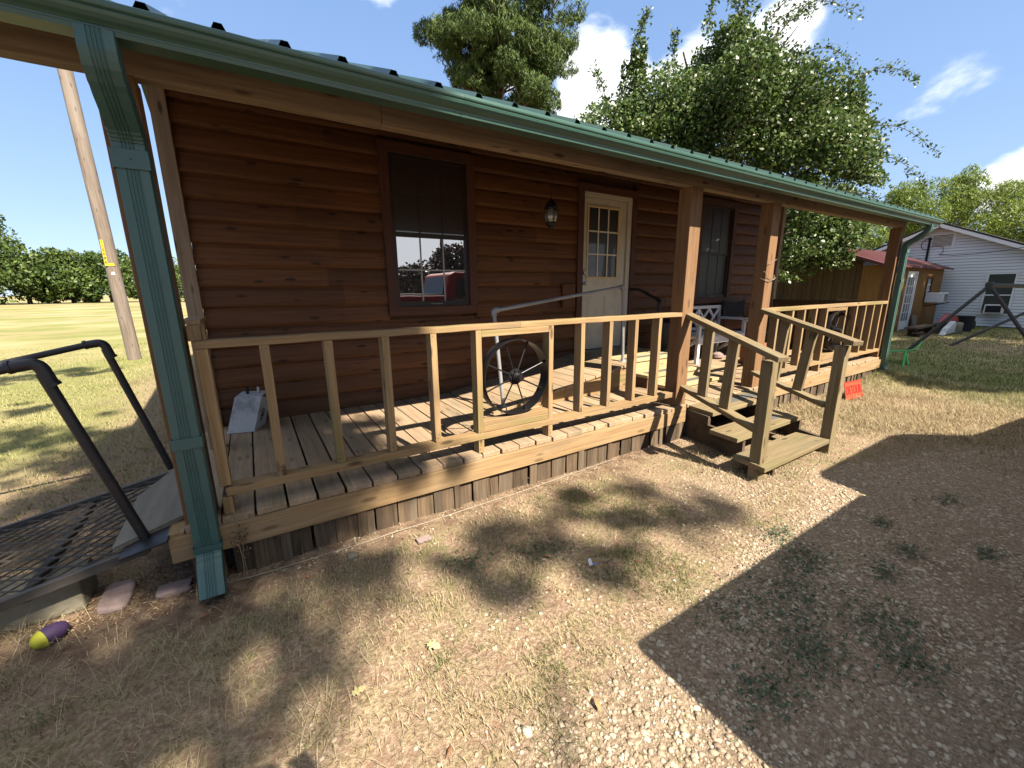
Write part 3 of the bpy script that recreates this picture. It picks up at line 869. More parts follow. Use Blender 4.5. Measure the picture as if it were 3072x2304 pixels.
mb.build('rim_board', W_FASC, cab, bev=.003)
# skirting
mb = MB(); xk = .02
while xk < 9.16:
    if 3.72 < xk < 5.15: xk = 5.17; mb.build('skirting', W_SKIRT, cab, bev=.003); mb = MB(); continue
    wd = random.choice((.14, .145, .15, .085, .13)); wd = min(wd, 9.19 - xk)
    yy = random.choice((-.012, -.004, .004)); zt = .178; tl = random.uniform(-.006, .006)
    mb.bar((xk + wd / 2 + tl, yy, -.05), (xk + wd / 2, yy, zt), wd - random.uniform(.003, .016), .016, (0, 1, 0), 3, .0015)
    xk += wd
    if random.random() < .35: 
        mb.bar((xk, yy - .018, -.05), (xk + tl, yy - .018, .176), random.uniform(.035, .07), .014, (0, 1, 0), 2, .001)
mb.build('skirting', W_SKIRT, cab, bev=.003)
# dark stair side panels at the opening in the skirting
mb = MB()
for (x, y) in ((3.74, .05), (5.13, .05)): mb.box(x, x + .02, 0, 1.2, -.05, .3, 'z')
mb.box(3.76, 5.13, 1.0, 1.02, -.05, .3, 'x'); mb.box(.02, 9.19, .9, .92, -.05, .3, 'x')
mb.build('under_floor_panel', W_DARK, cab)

# porch posts
for (a, b_, lab) in ((-.150, -.014, None), (3.797, 3.957, None), (5.228, 5.388, None), (9.10, 9.245, None)):
    mb = MB(); mb.box(a, b_, .0, .14, ZD if a > 0 and a < 9 else -.02, 2.42, 'z', 8, .0012)
    mb.build('porch_post', W_POST, cab, bev=.005)
# header beam
mb = MB(); js = [-.62, 1.02, 5.9, 9.30]
for i in range(3): mb.box(js[i] + .001, js[i + 1] - .001, 0.0 + i * .002, .085, 2.418, 2.60, 'x', 12, .0012)
mb.build('header_beam', W_BEAM, cab, bev=.004)

# roof with trapezoid ribs
SL = .44; EY, EZ = -.335, 2.510
RL = math.sqrt(1 + SL * SL)
ridge_y = 4.55
mb = MB()
def rz(y): return EZ + SL * (y - EY)
prof = []; x = -.58; xend = 9.50; xk = .08 - 3 * .2286
pts = [(x, 0)]
q = xk
while q < xend - .05:
    if q - .032 > pts[-1][0]:
        pts += [(q - .030, 0), (q - .013, .034), (q + .013, .034), (q + .030, 0), (q + .095, 0), (q + .100, .004), (q + .118, .004), (q + .123, 0)]
    q += .2286
pts = [p_ for p_ in pts if p_[0] < xend] + [(xend, 0)]
for i in range(len(pts) - 1):
    (xa, ha), (xb, hb) = pts[i], pts[i + 1]
    for (ya, yb) in ((EY, ridge_y),):
        mb.poly([(xa, ya, rz(ya) + ha), (xb, ya, rz(ya) + hb), (xb, yb, rz(yb) + hb), (xa, yb, rz(yb) + ha)])
        mb.poly([(xa, yb, rz(yb) + ha), (xb, yb, rz(yb) + hb), (xb, 9.4, rz(2 * yb - 9.4) + hb), (xa, 9.4, rz(2 * yb - 9.4) + ha)])
roof = mb.build('roof', ROOF, cab, solid=.001)
mb = MB()   # dark foam closure behind the rib ends
mb.box(-.57, 9.49, EY + .03, EY + .05, EZ - .004, EZ + .02, 'x')
mb.build('rib_closure', GREYD, cab)
mb = MB()   # ceiling boards, rafters and the fascia behind the gutter
mb.prism([(-.24, rz(-.24) - .05), (4.4, rz(4.4) - .05), (4.4, rz(4.4) - .035), (-.24, rz(-.24) - .035)], 'x', -.57, 9.48)
mb.build('ceiling', CEIL, cab)
for i in range(17):
    xr = -.5 + i * .61
    mb = MB(); mb.bar((xr, .11, rz(.11) - .105), (xr, 1.80, rz(1.80) - .105), .038, .09, (0, 0, 1)); mb.build('rafter', W_BEAM, cab)
mb = MB(); mb.box(-.58, 9.5, -.252, -.235, 2.42, 2.52, 'x'); mb.box(-.58, 9.5, -.235, -.002, 2.548, 2.556, 'x'); mb.bar((-.59, -.25, rz(-.25) - .06), (-.59, 4.5, rz(4.5) - .06), .02, .15, (0, 0, 1)); mb.bar((9.5, -.25, rz(-.25) - .06), (9.5, 4.5, rz(4.5) - .06), .02, .15, (0, 0, 1))
mb.build('eave_fascia', GUT, cab)
# gutter: K profile
gp = [(-.254, 2.497), (-.254, 2.419), (-.318, 2.419), (-.3215, 2.434), (-.3235, 2.4345), (-.3240, 2.440), (-.332, 2.447), (-.345, 2.455), (-.356, 2.466), (-.3605, 2.478), (-.3575, 2.482), (-.3655, 2.487), (-.3675, 2.493), (-.3675, 2.505), (-.3635, 2.5085), (-.350, 2.508),
      (-.350, 2.506), (-.3655, 2.503), (-.3655, 2.492), (-.3555, 2.484), (-.3585, 2.478), (-.354, 2.468), (-.344, 2.4575), (-.320, 2.440), (-.316, 2.421), (-.256, 2.421), (-.256, 2.497)]
mb = MB(); mb.prism(gp, 'x', -.60, 9.545, caps=True)
gut = mb.build('gutter', GUT, cab)


mb = MB()
for q in (1.35, 4.4, 7.45):
    mb = MB(); mb.prism([(y * 1.0 + (-.0018 if y < -.3 else 0), z - (.0018 if z < 2.45 else 0)) for (y, z) in gp[:14]] + [(-.254, 2.5085)], 'x', q, q + .035, caps=False); mb.build('gutter_seam', GUT, gut)


def downspout(x0, x1, zbot, name, kick):
    """corrugated rectangular pipe that follows a path in the y-z plane"""
    wv = x1 - x0; cx = (x0 + x1) / 2; dp = .072
    # cross-section (u across, v depth), ribs on the front
    cs = []
    nr = 4
    cs.append((-.5 * wv, 0.0))
    cs += [(-.5 * wv, -.6 * dp), (-.46 * wv, -dp * .96)]
    for i in range(nr):
        a = -.155 + .31 * i / (nr - 1)
        cs += [((a - .034) * wv, -dp), ((a - .016) * wv, -dp + .0035), ((a + .016) * wv, -dp + .0035), ((a + .034) * wv, -dp)]
    cs += [(.46 * wv, -dp * .96), (.5 * wv, -.6 * dp), (.5 * wv, 0.0)]
    ctl = [(-.262, 2.43), (-.262, 2.385)] + [(-.262 + .062 * (i / 6) ** 1.7, 2.375 - .075 * i / 6) for i in range(7)]
    path = ctl + [(-.15, 2.262), (-.10, 2.228)]
    path += [(-.028 - .055 * (1 - i / 9) ** 1.7, 2.215 - .085 * i / 9) for i in range(10)] + [(-.028, 2.05), (-.028, .25)]
    n0 = len(path)
    for i in range(9): path.append((-.028 - kick * (i / 8) ** 1.5 * .5, .222 - .013 * i))
    path.append((-.028 - kick, zbot))
    mb = MB(); n = len(cs); vs = []; gs = []; fs = []
    for i, (y, z) in enumerate(path):
        a = path[max(i - 1, 0)]; b_ = path[min(i + 1, len(path) - 1)]
        ty, tz = b_[0] - a[0], b_[1] - a[1]; L = math.hypot(ty, tz); ty /= L; tz /= L
        ny_, nz_ = -tz, ty    # depth direction (towards +y when going down)
        crimp = 1.0
        if (3 <= i <= 8) or (11 <= i <= 19) or (n0 + 1 <= i <= n0 + 8): crimp = .985 if i % 2 else 1.012
        for (u, v) in cs:
            vs.append((cx + u * crimp, y + ny_ * v * crimp, z + nz_ * v * crimp)); gs.append((z, u, v))
    for i in range(len(path) - 1):
        for k in range(n):
            fs.append((i * n + k, i * n + (k + 1) % n, (i + 1) * n + (k + 1) % n, (i + 1) * n + k))
    mb._add(vs, fs, gs, .5)
    o = mb.build(name, DSP if x0 < 1 else GUT, cab)
    s_ = o.modifiers.new('solid', 'SOLIDIFY'); s_.thickness = .0012; s_.offset = 1
    return o


def strap(x0, x1, z, h, y=-.028, d=.076, nm='strap'):
    mb = MB(); e = .004
    mb.box(x0 - e, x1 + e, y - d - .002, y - d + .001, z - h / 2, z + h / 2, 'x')
    mb.box(x0 - e, x0 - .001, y - d + .001, y, z - h / 2, z + h / 2, 'y'); mb.box(x1 + .001, x1 + e, y - d + .001, y, z - h / 2, z + h / 2, 'y')
    mb.lathe([(0, -.004), (.004, -.0035), (.0045, 0)], ((x0 + x1) / 2, y - d - .002, z), 'y', 8)
    return mb.build(nm, DSP if x0 < 1 else GUT, None if 0 else dsp, bev=.0015)


dsp = downspout(-.122, -.008, .012, 'downspout', .15)
strap(-.122, -.008, .815, .055); strap(-.122, -.008, 2.065, .075); strap(-.122, -.008, .245, .03)
dsp = downspout(9.15, 9.262, .10, 'downspout', .08)
strap(9.15, 9.262, 1.60, .05); strap(9.15, 9.262, 2.065, .07)

# railings: rail > baluster
def railing(segs, name, balx, extra=()):
    mb = MB()
    for s_ in segs: mb.box(*s_, 'x', 14, .0016)
    for s_ in extra: mb.box(*s_, 'x', 4, .0012)
    rl = mb.build(name, W_RAIL, cab, bev=.004)
    for bx in balx:
        x0, zb, zt = bx[0], bx[1], bx[2]; wd = .040 if len(bx) < 4 else bx[3]; tl = random.uniform(-.006, .006)
        m2 = MB(); m2.bar((x0 + wd / 2 + tl, .047, zb), (x0 + wd / 2, .045, zt), wd, .086, (0, 1, 0), 5, .001)
        for zz_ in (zb + .03, zb + .055, zt - .02): m2.lathe([(0, -.0015), (.0035, -.0013), (.004, .002)], (x0 + wd / 2 + random.uniform(-.008, .008), .0025, zz_), 'y', 6, mi=1)
        m2.build('baluster', [W_RAIL, IRON], rl, bev=.0025)
    return rl


zt, zl = 1.2535, .509
bl = [(.290, zl, zt, .046), (.604, zl, zt, .044), (.927, zl, zt, .044), (1.235, zl, zt, .042), (1.562, ZD, zt, .044), (2.193, ZD, zt, .042), (2.519, zl, zt), (2.835, zl, zt), (3.150, zl, zt), (3.470, zl, zt)]
railing([(.018, 1.93, .0, .089, 1.254, 1.293), (1.93, 3.80, .001, .089, 1.254, 1.2935), (.043, 3.765, .0, .089, .458, .507)], 'porch_railing', bl,
        [(1.606, 2.192, .002, .04, 1.205, 1.2525), (1.606, 2.192, .002, .088, .509, .556), (1.606, 2.192, .003, .086, .557, .594)])
br = [(5.62, zl, 1.238), (5.98, zl, 1.238), (6.29, zl, 1.238), (6.612, zl, 1.238), (6.93, ZD, 1.238), (7.545, ZD, 1.238), (7.92, zl, 1.238), (8.245, zl, 1.238), (8.565, zl, 1.238), (8.87, zl, 1.238)]
railing([(5.23, 9.12, -.004, .085, 1.239, 1.285), (5.4, 9.11, .0, .089, .458, .507)], 'porch_railing', br,
        [(6.972, 7.543, .002, .04, 1.19, 1.2375), (6.972, 7.543, .002, .088, .509, .556), (6.972, 7.543, .003, .086, .557, .594)])
mb = MB()      # corner rail post with stub below, left
mb.box(.0195, .072, -.001, .088, .520, 1.2525, 'z', 5, .001); mb.box(.0195, .066, -.002, .088, ZD, .456, 'z'); mb.box(-.0, .055, .002, .08, 1.2945, 1.372, 'z')
mb.build('rail_post', W_RAIL, cab, bev=.004)
mb = MB(); mb.box(-.115, -.02, 1.2, 1.29, ZD, 1.31, 'z', 5, .001); mb.box(-.15, -.03, 1.10, 1.60, 1.31, 1.34, 'y'); mb.build('rail_post', W_RAIL, cab, bev=.004)
mb = MB()      # boarded end railing on the right side
for i in range(12): mb.box(9.18, 9.20, .15 + i * .139, .15 + i * .139 + .133, ZD, 1.25, 'z')
mb.box(9.15, 9.24, .145, 1.80, 1.251, 1.289, 'y')
mb.build('end_railing', W_DARK, cab, bev=.003)
tw = MB(); tw.tube(bent([(5.22, .05, 1.62), (5.19, -.01, 1.60), (5.3, -.012, 1.585), (5.40, -.01, 1.62), (5.46, .03, 1.66)], .03), .0035, 6); tw.tube(bent([(5.2, .1, 1.66), (5.16, -.02, 1.70), (5.22, -.012, 1.64), (5.38, -.012, 1.60), (5.41, -.02, 1.63)], .03), .003, 6); tw.tube(bent([(5.40, -.01, 1.83), (5.3, -.01, 1.79), (5.21, -.02, 1.77)], .03), .003, 6)
tag(tw.build('wire_loop', CABLE), 'thin pale wire wrapped round the second post right of the steps', 'wire')

# ================================================================= FRONT STEPS
st = empty('front_steps', 'three weathered wooden steps with slanted handrails leading up to the porch', 'steps', (4.2, -.5, 0))
def slab(pts, th, name, mat, parent, rnd=.5):
    mb = MB(); n = len(pts)
    vs = [tuple(p) for p in pts] + [(p[0], p[1], p[2] - th) for p in pts]
    gs = [(v[0] + rnd * 20, v[1] + 3, v[2]) for v in vs]
    fs = [tuple(range(n))[::-1], tuple(range(n, 2 * n))] + [(i, (i + 1) % n, (i + 1) % n + n, i + n) for i in range(n)]
    fs = [f[::-1] for f in fs]
    mb._add(vs, fs, gs, rnd)
    return mb.build(name, mat, parent, bev=.004)
slab([(3.985, -.005, .345), (3.935, -.325, .345), (5.13, -.325, .345), (5.15, -.005, .345)], .04, 'tread', W_STEP, st, .9)
slab([(3.70, -.445, .258), (3.672, -.725, .258), (4.835, -.716, .258), (4.818, -.448, .258)], .04, 'tread', W_STEP, st, .7)
slab([(3.56, -.757, .150), (3.50, -1.05, .150), (4.645, -1.045, .150), (4.61, -.775, .150)], .04, 'tread', W_STEP, st, .3)
for (a, b_, y0, y1, z) in ((4.25, 4.95, -.22, -.10, .3465), (4.25, 4.62, -.62, -.53, .2595)):
    mb = MB(); mb.box(a, b_, y0, y1, z - .001, z + .0015, 'x'); mb.build('grip_strip', GRIP, st)
for (xa, xb) in ((3.975, 3.72), (5.08, 4.72)):        # notched stringers
    dx_ = (xb - xa)
    prof = [(0.0, .303), (-.30, .303), (-.30, .217), (-.70, .217), (-.70, .109), (-1.0, .109), (-1.0, -.02), (-.78, -.03), (-.05, .0), (0, .02)]
    mb = MB(); n = len(prof)
    vs = [(xa + dx_ * (-y) * .9, y, z) for y, z in prof] + [(xa + dx_ * (-y) * .9 + .04, y, z) for y, z in prof]
    fs = [(i, (i + 1) % n, (i + 1) % n + n, i + n) for i in range(n)] + [tuple(range(n))[::-1], tuple(range(n, 2 * n))]
    mb._add(vs, fs, [(v[1], v[2], v[0]) for v in vs], .3); mb.build('stringer', W_SKIRT, st)
mb = MB(); mb.box(3.64, 3.99, -.035, -.02, -.05, .17, 'z'); mb.build('side_board', W_SKIRT, st)
# handrails: posts, caps, lower rails and balusters
for k, (P0, P1, L0, L1, bx, post) in enumerate((
        ((3.91, .03, 1.270), (3.475, -1.085, 1.012), (3.90, -.0, .545), (3.575, -.93, .415), .0, (3.555, -.99)),
        ((5.27, .0, 1.262), (4.64, -1.13, 1.045), (5.19, -.02, .55), (4.70, -.96, .445), .0, (4.675, -1.045)))):
    hr = MB(); hr.bar(P0, P1, .092, .042, (0, 0, 1), 10, .0012); h = hr.build('handrail', W_STEP, st, bev=.004)
    lr = MB(); lr.bar(L0, L1, .09, .042, (0, 0, 1), 6, .001); lr.build('lower_rail', W_STEP, st, bev=.004)
    a = Vector(P0); c = Vector(P1)
    for t_ in ((.28, .56) if k == 0 else (.30, .60)):
        q = a.lerp(c, t_) + Vector((.03 if k == 0 else 0, .0, -.02)); l = Vector(L0).lerp(Vector(L1), t_ * 1.07)
        bb = MB(); bb.bar((l.x + .0, l.y, l.z + .02), (q.x, q.y, q.z), .04, .088, (0, 1, 0), 4, .001); bb.build('baluster', W_STEP, st, bev=.003)
    bb = MB(); px, py = post
    bb.bar((px + .03, py + .045, -.06), (px + (.0 if k == 0 else .0) + .03, py + .045, P1[2] - .035), .088, .088, (0, 1, 0), 6, .001)
    bb.build('newel_post', W_STEP, st, bev=.004)

# ================================================================= THINGS ON THE PORCH
# door landing with a ramp on its left and two steps in front
ld = empty('door_landing', 'unpainted wood landing with a ramp and two small steps below the white door', 'landing', (4.2, 1.2, ZD))
mb = MB(); x = 2.13
while x < 3.98:
    z0 = .375 + (x - 2.13) * .155; z1 = .375 + (x + .14 - 2.13) * .155
    mb.bar(((x + .07), .78 + random.uniform(-.01, .01), (z0 + z1) / 2 - .012), ((x + .07), 1.79, (z0 + z1) / 2 - .012), .141, .03, (-.153, 0, 1)); x += .146
mb.build('ramp', W_DECK, ld, bev=.003)
mb = MB(); mb.poly([(2.15, .80, ZD + .002), (4.0, .80, ZD + .002), (4.0, .80, .628), (2.15, .80, .352)]); mb.prism([(2.2, .362), (4.0, .362), (4.0, .63), (2.2, .364)], 'y', .805, .84)
mb.prism([(2.2, .362), (4.0, .362), (4.0, .63), (2.2, .364)], 'y', 1.72, 1.76)
mb.build('ramp_side', W_RAIL, ld)
mb = MB()
for i in range(7): mb.box(4.0, 5.12, .93 + i * .125, .93 + i * .125 + .12, .628, .664, 'x')
mb.build('landing_boards', W_NEW, ld, bev=.004)
mb = MB(); mb.box(4.02, 5.10, .945, .98, ZD + .002, .627, 'x'); mb.box(4.02, 4.06, .98, 1.75, ZD + .002, .627, 'y'); mb.box(5.06, 5.10, .98, 1.75, ZD + .002, .627, 'y'); mb.build('landing_frame', W_NEW, ld, bev=.003)
for (y0, y1, zt_, x0, x1) in ((.64, .925, .52, 4.14, 5.15), (.38, .635, .425, 4.22, 5.32)):
    mb = MB(); mb.box(x0, x1, y0, y1, zt_ - .038, zt_, 'x'); mb.build('step_tread', W_NEW, ld, bev=.006)
    mb = MB(); mb.box(x0 + .02, x1 - .02, y0 + .015, y0 + .05, ZD + .002, zt_ - .04, 'x'); mb.build('step_riser', W_NEW, ld, bev=.003)
    mb = MB(); mb.box(x0 + .01, x0 + .0195, y0 + .02, y1, ZD + .003, zt_ - .041, 'y'); mb.build('step_side', W_TRIM, ld)
    mb = MB(); mb.box(x0 + .1, x1 - .1, y0 + .08, y0 + .16, zt_ - .001, zt_ + .002, 'x'); mb.build('grip_strip', GRIP, ld)
mb = MB(); mb.box(4.1, 5.0, 1.0, 1.08, .663, .666, 'x'); mb.build('grip_strip', GRIP, ld)

pr = empty('pipe_handrail', 'grey galvanised pipe handrail bolted along the porch ramp before the white door', 'handrail', (3.0, .85, ZD))
for (q, nm) in (([(2.275, .845, .41), (2.19, .85, 1.335)], 'leg'), ([(4.02, .93, .63), (3.965, .93, 1.548)], 'leg'), ([(2.19, .85, 1.335), (3.965, .93, 1.548)], 'rail')):
    mb = MB(); mb.tube(q, .0185 if nm == 'leg' else .017, 12); mb.build(nm, GALV, pr, smooth=True)
for c in ((2.19, .85, 1.335), (3.965, .93, 1.548)):
    mb = MB(); s_ = 1 if c[0] < 3 else -1
    mb.tube(bent([(c[0] + .005, c[1], c[2] - .05), (c[0] - .003, c[1], c[2] + .004), (c[0] + .05 * s_, c[1], c[2] + .008 * s_)], .03), .026, 12); mb.build('elbow', GALV, pr, smooth=True)
for c in ((2.275, .845, .405), (4.02, .93, .665)):
    mb = MB(); mb.lathe([(.0, .022), (.024, .022), (.026, .006), (.05, .005), (.052, 0), (0, 0)], c, 'z', 16); mb.build('flange', GALV, pr)

mb = MB(); mb.tube(bent([(5.06, 1.80, 1.512), (5.04, 1.64, 1.512), (4.90, 1.15, 1.36), (4.89, 1.15, .372)], .05), .02, 12); 
bp = empty('wall_handrail', 'dark iron pipe handrail bent down from the wall beside the white door', 'handrail', (4.9, 1.15, ZD))
mb.build('rail', BLACKP, bp, smooth=True)
mb = MB(); mb.lathe([(.0, -.02), (.028, -.02), (.03, -.006), (.05, -.005), (.05, 0)], (5.06, 1.82, 1.512), 'y', 16); mb.build('flange', BLACKP, bp, smooth=True); mb = MB(); mb.tube([(4.915, 1.2, 1.377), (4.895, 1.14, 1.34), (4.89, 1.15, 1.28)], .028, 12); mb.build('fitting', BLACKP, bp, smooth=True)

# wagon wheels
def wheel(cx, cz, R_, name, label, rot):
    e_ = empty(name, label, 'wheel', (cx, .05, cz - R_), 'iron wheels set in the railing')
    rm = MB(); W2 = .05
    rm.lathe([(R_ - .007, -W2), (R_ - .002, -W2 - .001), (R_, -W2 + .002), (R_ + .002, 0), (R_, W2 - .002), (R_ - .002, W2), (R_ - .007, W2), (R_ - .006, 0), (R_ - .007, -W2)], (cx, .05, cz), 'y', 56)
    rm.build('rim', IRON, e_, smooth=True)
    hb = MB(); hb.lathe([(0, -.098), (.020, -.098), (.024, -.092), (.026, -.062), (.031, -.060), (.031, -.045), (.036, -.043), (.038, -.02), (.060, -.016), (.062, -.004), (.040, .0), (.038, .05), (.022, .055), (0, .055)], (cx, .05, cz), 'y', 24)
    bo = hb
    for i in range(8):
        a = 2 * PI * i / 8 + .2; bo.lathe([(0, -.030), (.007, -.029), (.008, -.017)], (cx + .048 * math.cos(a), .05, cz + .048 * math.sin(a)), 'y', 6)
    hb.build('hub', IRON, e_, smooth=True)
    for i in range(8):
        a = 2 * PI * (i + rot) / 8
        s_ = MB(); s_.tube([(cx + .045 * math.cos(a), .05 - .008, cz + .045 * math.sin(a)), (cx + (R_ - .006) * math.cos(a), .05 + (.012 if i % 2 else -.012), cz + (R_ - .006) * math.sin(a))], .0062, 8)
        s_.lathe([(0, -.012), (.009, -.01), (.009, .01), (0, .012)], (cx + (R_ - .012) * math.cos(a), .05 + (.012 if i % 2 else -.012), cz + (R_ - .012) * math.sin(a)), 'y', 6)
        s_.build('spoke', IRON, e_, smooth=True)
    return e_
wheel(1.905, .885, .285, 'wagon_wheel', 'black iron spoked wheel framed in the railing left of the steps', .42)
wheel(7.36, .905, .285, 'wagon_wheel', 'black iron spoked wheel framed in the railing right of the steps', .15)

# hanging lantern
ln = empty('hanging_lantern', 'small dark metal lantern hanging on a chain above the porch beside the door', 'lantern', (2.955, 1.0, 2.13))
lc = (2.96, 1.0)
mb = MB(); mb.lathe([(.0, .285), (.008, .285), (.012, .27), (.03, .255), (.05, .235), (.066, .205), (.070, .195), (.062, .19), (.062, .18), (0, .18)], (lc[0], lc[1], 2.125), 'z', 12); mb.build('cap', IRON, ln)
mb = MB(); mb.lathe([(.036, .18), (.058, .15), (.064, .11), (.056, .07), (.04, .055)], (lc[0], lc[1], 2.125), 'z', 12); mb.build('glass', G_LAMP, ln, smooth=True)
mb = MB()
for i in range(6):
    a = i * PI / 3 + .3
    mb.tube([(lc[0] + r_ * math.cos(a), lc[1] + r_ * math.sin(a), 2.125 + h_) for r_, h_ in ((.064, .19), (.074, .15), (.072, .09), (.05, .05))], .0045, 6)
mb.build('cage', IRON, ln)
mb = MB(); mb.lathe([(.052, .056), (.056, .045), (.045, .03), (.03, .022), (.034, .012), (.018, 0), (.01, -.02), (.0, -.035)], (lc[0], lc[1], 2.125), 'z', 12); mb.build('base', IRON, ln)
mb = MB()
zc = 2.41
while zc < 2.98:
    k_ = int(zc * 1000) % 2
    mb.tube(arc((lc[0], lc[1], zc + .012), .0075, 0, 2 * PI, 8, 'xz' if k_ else 'yz'), .0018, 5, caps=False); zc += .0145
mb.tube([(lc[0] + .004, lc[1], 2.41), (lc[0] - .003, lc[1] + .004, 2.7), (lc[0] + .004, lc[1], 3.0)], .0022, 5)
mb.build('chain', IRON, ln)

# cardboard box with lettering, lower left
bx = empty('carton', 'open pale grey carton marked TSO leaning against the cabin wall in the corner', 'box', (.1, 1.65, ZD))
A = Vector((-.02, 1.56, ZD + .002)); ux = Vector((.965, -.265, 0)); uy = Vector((.39, .92, 0)).normalized()
def bq(a, b_, c): return A + ux * a + uy * b_ + Vector((0, 0, c)) + Vector((0, .12 * c, 0)) + ux * (.32 * c)
def bface(lst, nm, mat):
    mb = MB(); mb.poly([tuple(bq(*p)) for p in lst]); return mb.build(nm, mat, bx, solid=.004)
bface([(0, 0, 0), (.20, 0, 0), (.20, 0, .30), (0, 0, .30)], 'front', WHITEB)
bface([(.20, 0, 0), (.20, .22, .0), (.20, .22, .22), (.20, 0, .30)], 'side', WHITEB)
bface([(0, .22, 0), (.20, .22, 0), (.20, .22, .22), (0, .22, .22)], 'back', WHITEB)
bface([(0, 0, 0), (0, .15, 0), (0, .15, .30), (0, 0, .30)], 'left_side', WHITEB)
bface([(0, 0, .30), (.20, 0, .30), (.20, .13, .315), (0, .13, .32)], 'lid', WHITEB)
for q in (.055, .14):
    mb = MB(); c_ = bq(q, .07, .345); mb.lathe([(0, .022), (.010, .022), (.012, .018), (.012, -.035), (0, -.035)], c_, 'z', 12); mb.build('stud', ALU if q > .1 else GREYD, bx, smooth=True)
upv = (Vector((0, .12, 1)) + ux * .32).normalized(); nrm = uy.cross(upv).normalized(); lat = nrm.cross(upv).normalized()
rm_ = Matrix((upv, lat, nrm)).transposed()
text_obj('lettering', 'TSO', .062, bq(.20, .105, .115) + nrm * .004, rm_, INK, bx, .0012, bold=.0018)

# white lattice-back bench
bn = empty('garden_bench', 'white plastic garden bench with a lattice back standing on the porch', 'bench', (6.7, 1.5, ZD))
bx0, bx1, by0, by1 = 6.06, 7.36, 1.30, 1.74
def bpart(name, f, bev=.004, mat=WHITEP):
    mb = MB(); f(mb); return mb.build(name, mat, bn, bev=bev)
for x in (bx0, bx1 - .06):
    bpart('front_leg', lambda m_, x=x: m_.box(x, x + .055, by0, by0 + .05, ZD, .80, 'z'))
    bpart('arm_support', lambda m_, x=x: m_.box(x, x + .055, by0, by0 + .05, .80, .99, 'z'))
    bpart('back_leg', lambda m_, x=x: m_.bar((x + .028, by1 + .06, ZD), (x + .028, by1, .80), .055, .05, (0, 1, 0)))
    bpart('armrest', lambda m_, x=x: (m_.box(x - .01, x + .07, by0 - .03, by1, .99, 1.03, 'y'), m_.lathe([(0, -.04), (.04, -.04), (.042, .04), (0, .04)], (x + .03, by0 - .03, .995), 'x', 14)), .006)
    bpart('side_brace', lambda m_, x=x: m_.bar((x + .028, by0 + .03, .74), (x + .028, by1, .45), .04, .05, (0, 0, 1)))
bpart('seat', lambda m_: [m_.box(bx0, bx1, by0 + .02 + i * .075, by0 + .02 + i * .075 + .06, .775, .80, 'x') for i in range(6)])
bpart('apron', lambda m_: (m_.box(bx0 + .055, bx1 - .055, by0 + .002, by0 + .03, .66, .775, 'x'), m_.box(bx0 + .055, bx1 - .055, by1 - .03, by1, .68, .775, 'x')))
def back(m_):
    yb = by1 + .02
    m_.box(bx0 + .02, bx1 - .02, yb, yb + .035, 1.175, 1.225, 'x'); m_.box(bx0 + .02, bx1 - .02, yb, yb + .035, .82, .87, 'x')
    for q in (bx0 + .02, (bx0 + bx1) / 2 - .025, bx1 - .07): m_.box(q, q + .05, yb - .002, yb + .033, .80, 1.175, 'z')
    n_ = 4; wq = (bx1 - bx0 - .14) / n_
    for i in range(n_):
        a = bx0 + .07 + i * wq
        m_.bar((a, yb + .015, .87), (a + wq, yb + .015, 1.175), .03, .04, (0, 0, 1)); m_.bar((a, yb + .02, 1.175), (a + wq, yb + .02, .87), .03, .04, (0, 0, 1))
bpart('backrest', back)
jug = empty('plastic_jug', 'white plastic jug with a red cap standing on the white bench', 'jug', (6.72, 1.48, .80))
mb = MB(); mb.lathe([(0, 0), (.06, 0), (.065, .02), (.065, .12), (.05, .16), (.02, .19), (.02, .2), (0, .2)], (6.72, 1.48, .80), 'z', 14); mb.build('body', WHITEB, jug, smooth=True)
mb = MB(); mb.lathe([(0, .235), (.022, .235), (.024, .2), (0, .2)], (6.72, 1.48, .80), 'z', 12); mb.build('cap', SIGNRED, jug)
CH = len(sc.objects)
ch = empty('camp_chair', 'folded out dark grey camp chair in the corner behind the white bench', 'chair', (7.9, 1.55, ZD))
mb = MB(); mb.prism([(7.62, 1.02), (8.22, 1.02), (8.24, 1.30), (7.92, 1.26), (7.60, 1.30)], 'y', 1.69, 1.70); mb.build('back_cloth', GREYD, ch)
mb = MB(); mb.prism([(7.64, .78), (8.20, .78), (8.20, .79), (7.92, .75), (7.64, .79)], 'y', 1.25, 1.68); mb.build('seat_cloth', GREYD, ch)
mb = MB()
for (p, q) in (((7.6, 1.72, 1.32), (7.62, 1.62, ZD)), ((8.24, 1.72, 1.32), (8.22, 1.62, ZD)), ((7.62, 1.66, ZD), (8.2, 1.25, .79)), ((8.22, 1.66, ZD), (7.64, 1.25, .79)), ((7.64, 1.22, ZD), (8.2, 1.22, .8)), ((8.2, 1.22, ZD), (7.64, 1.22, .8)), ((7.62, 1.22, .98), (7.6, 1.7, 1.0)), ((8.2, 1.22, .98), (8.24, 1.7, 1.0)), ((7.64, 1.22, .8), (7.62, 1.22, .98)), ((8.2, 1.22, .8), (8.2, 1.22, .98))):
    mb.tube([p, q], .011, 8)
mb.build('frame', BLACKP, ch)
ch.location.x -= .28
cn = empty('trash_can', 'dark plastic trash can standing between the door steps and the white bench', 'trash can', (5.50, 1.45, ZD))
mb = MB(); mb.lathe([(0, 0), (.20, 0), (.205, .02), (.235, .62), (.25, .63), (.25, .66)], (5.50, 1.42, ZD), 'z', 28); mb.build('body', CANM, cn, smooth=True)
mb = MB(); mb.lathe([(.262, .65), (.262, .68), (.2, .72), (.08, .735), (0, .735)], (5.50, 1.42, ZD), 'z', 28); mb.build('lid', CANM, cn, smooth=True)
pt = empty('planter_box', 'terracotta coloured planter box on the porch behind the second post of the steps', 'planter', (7.0, .75, ZD))
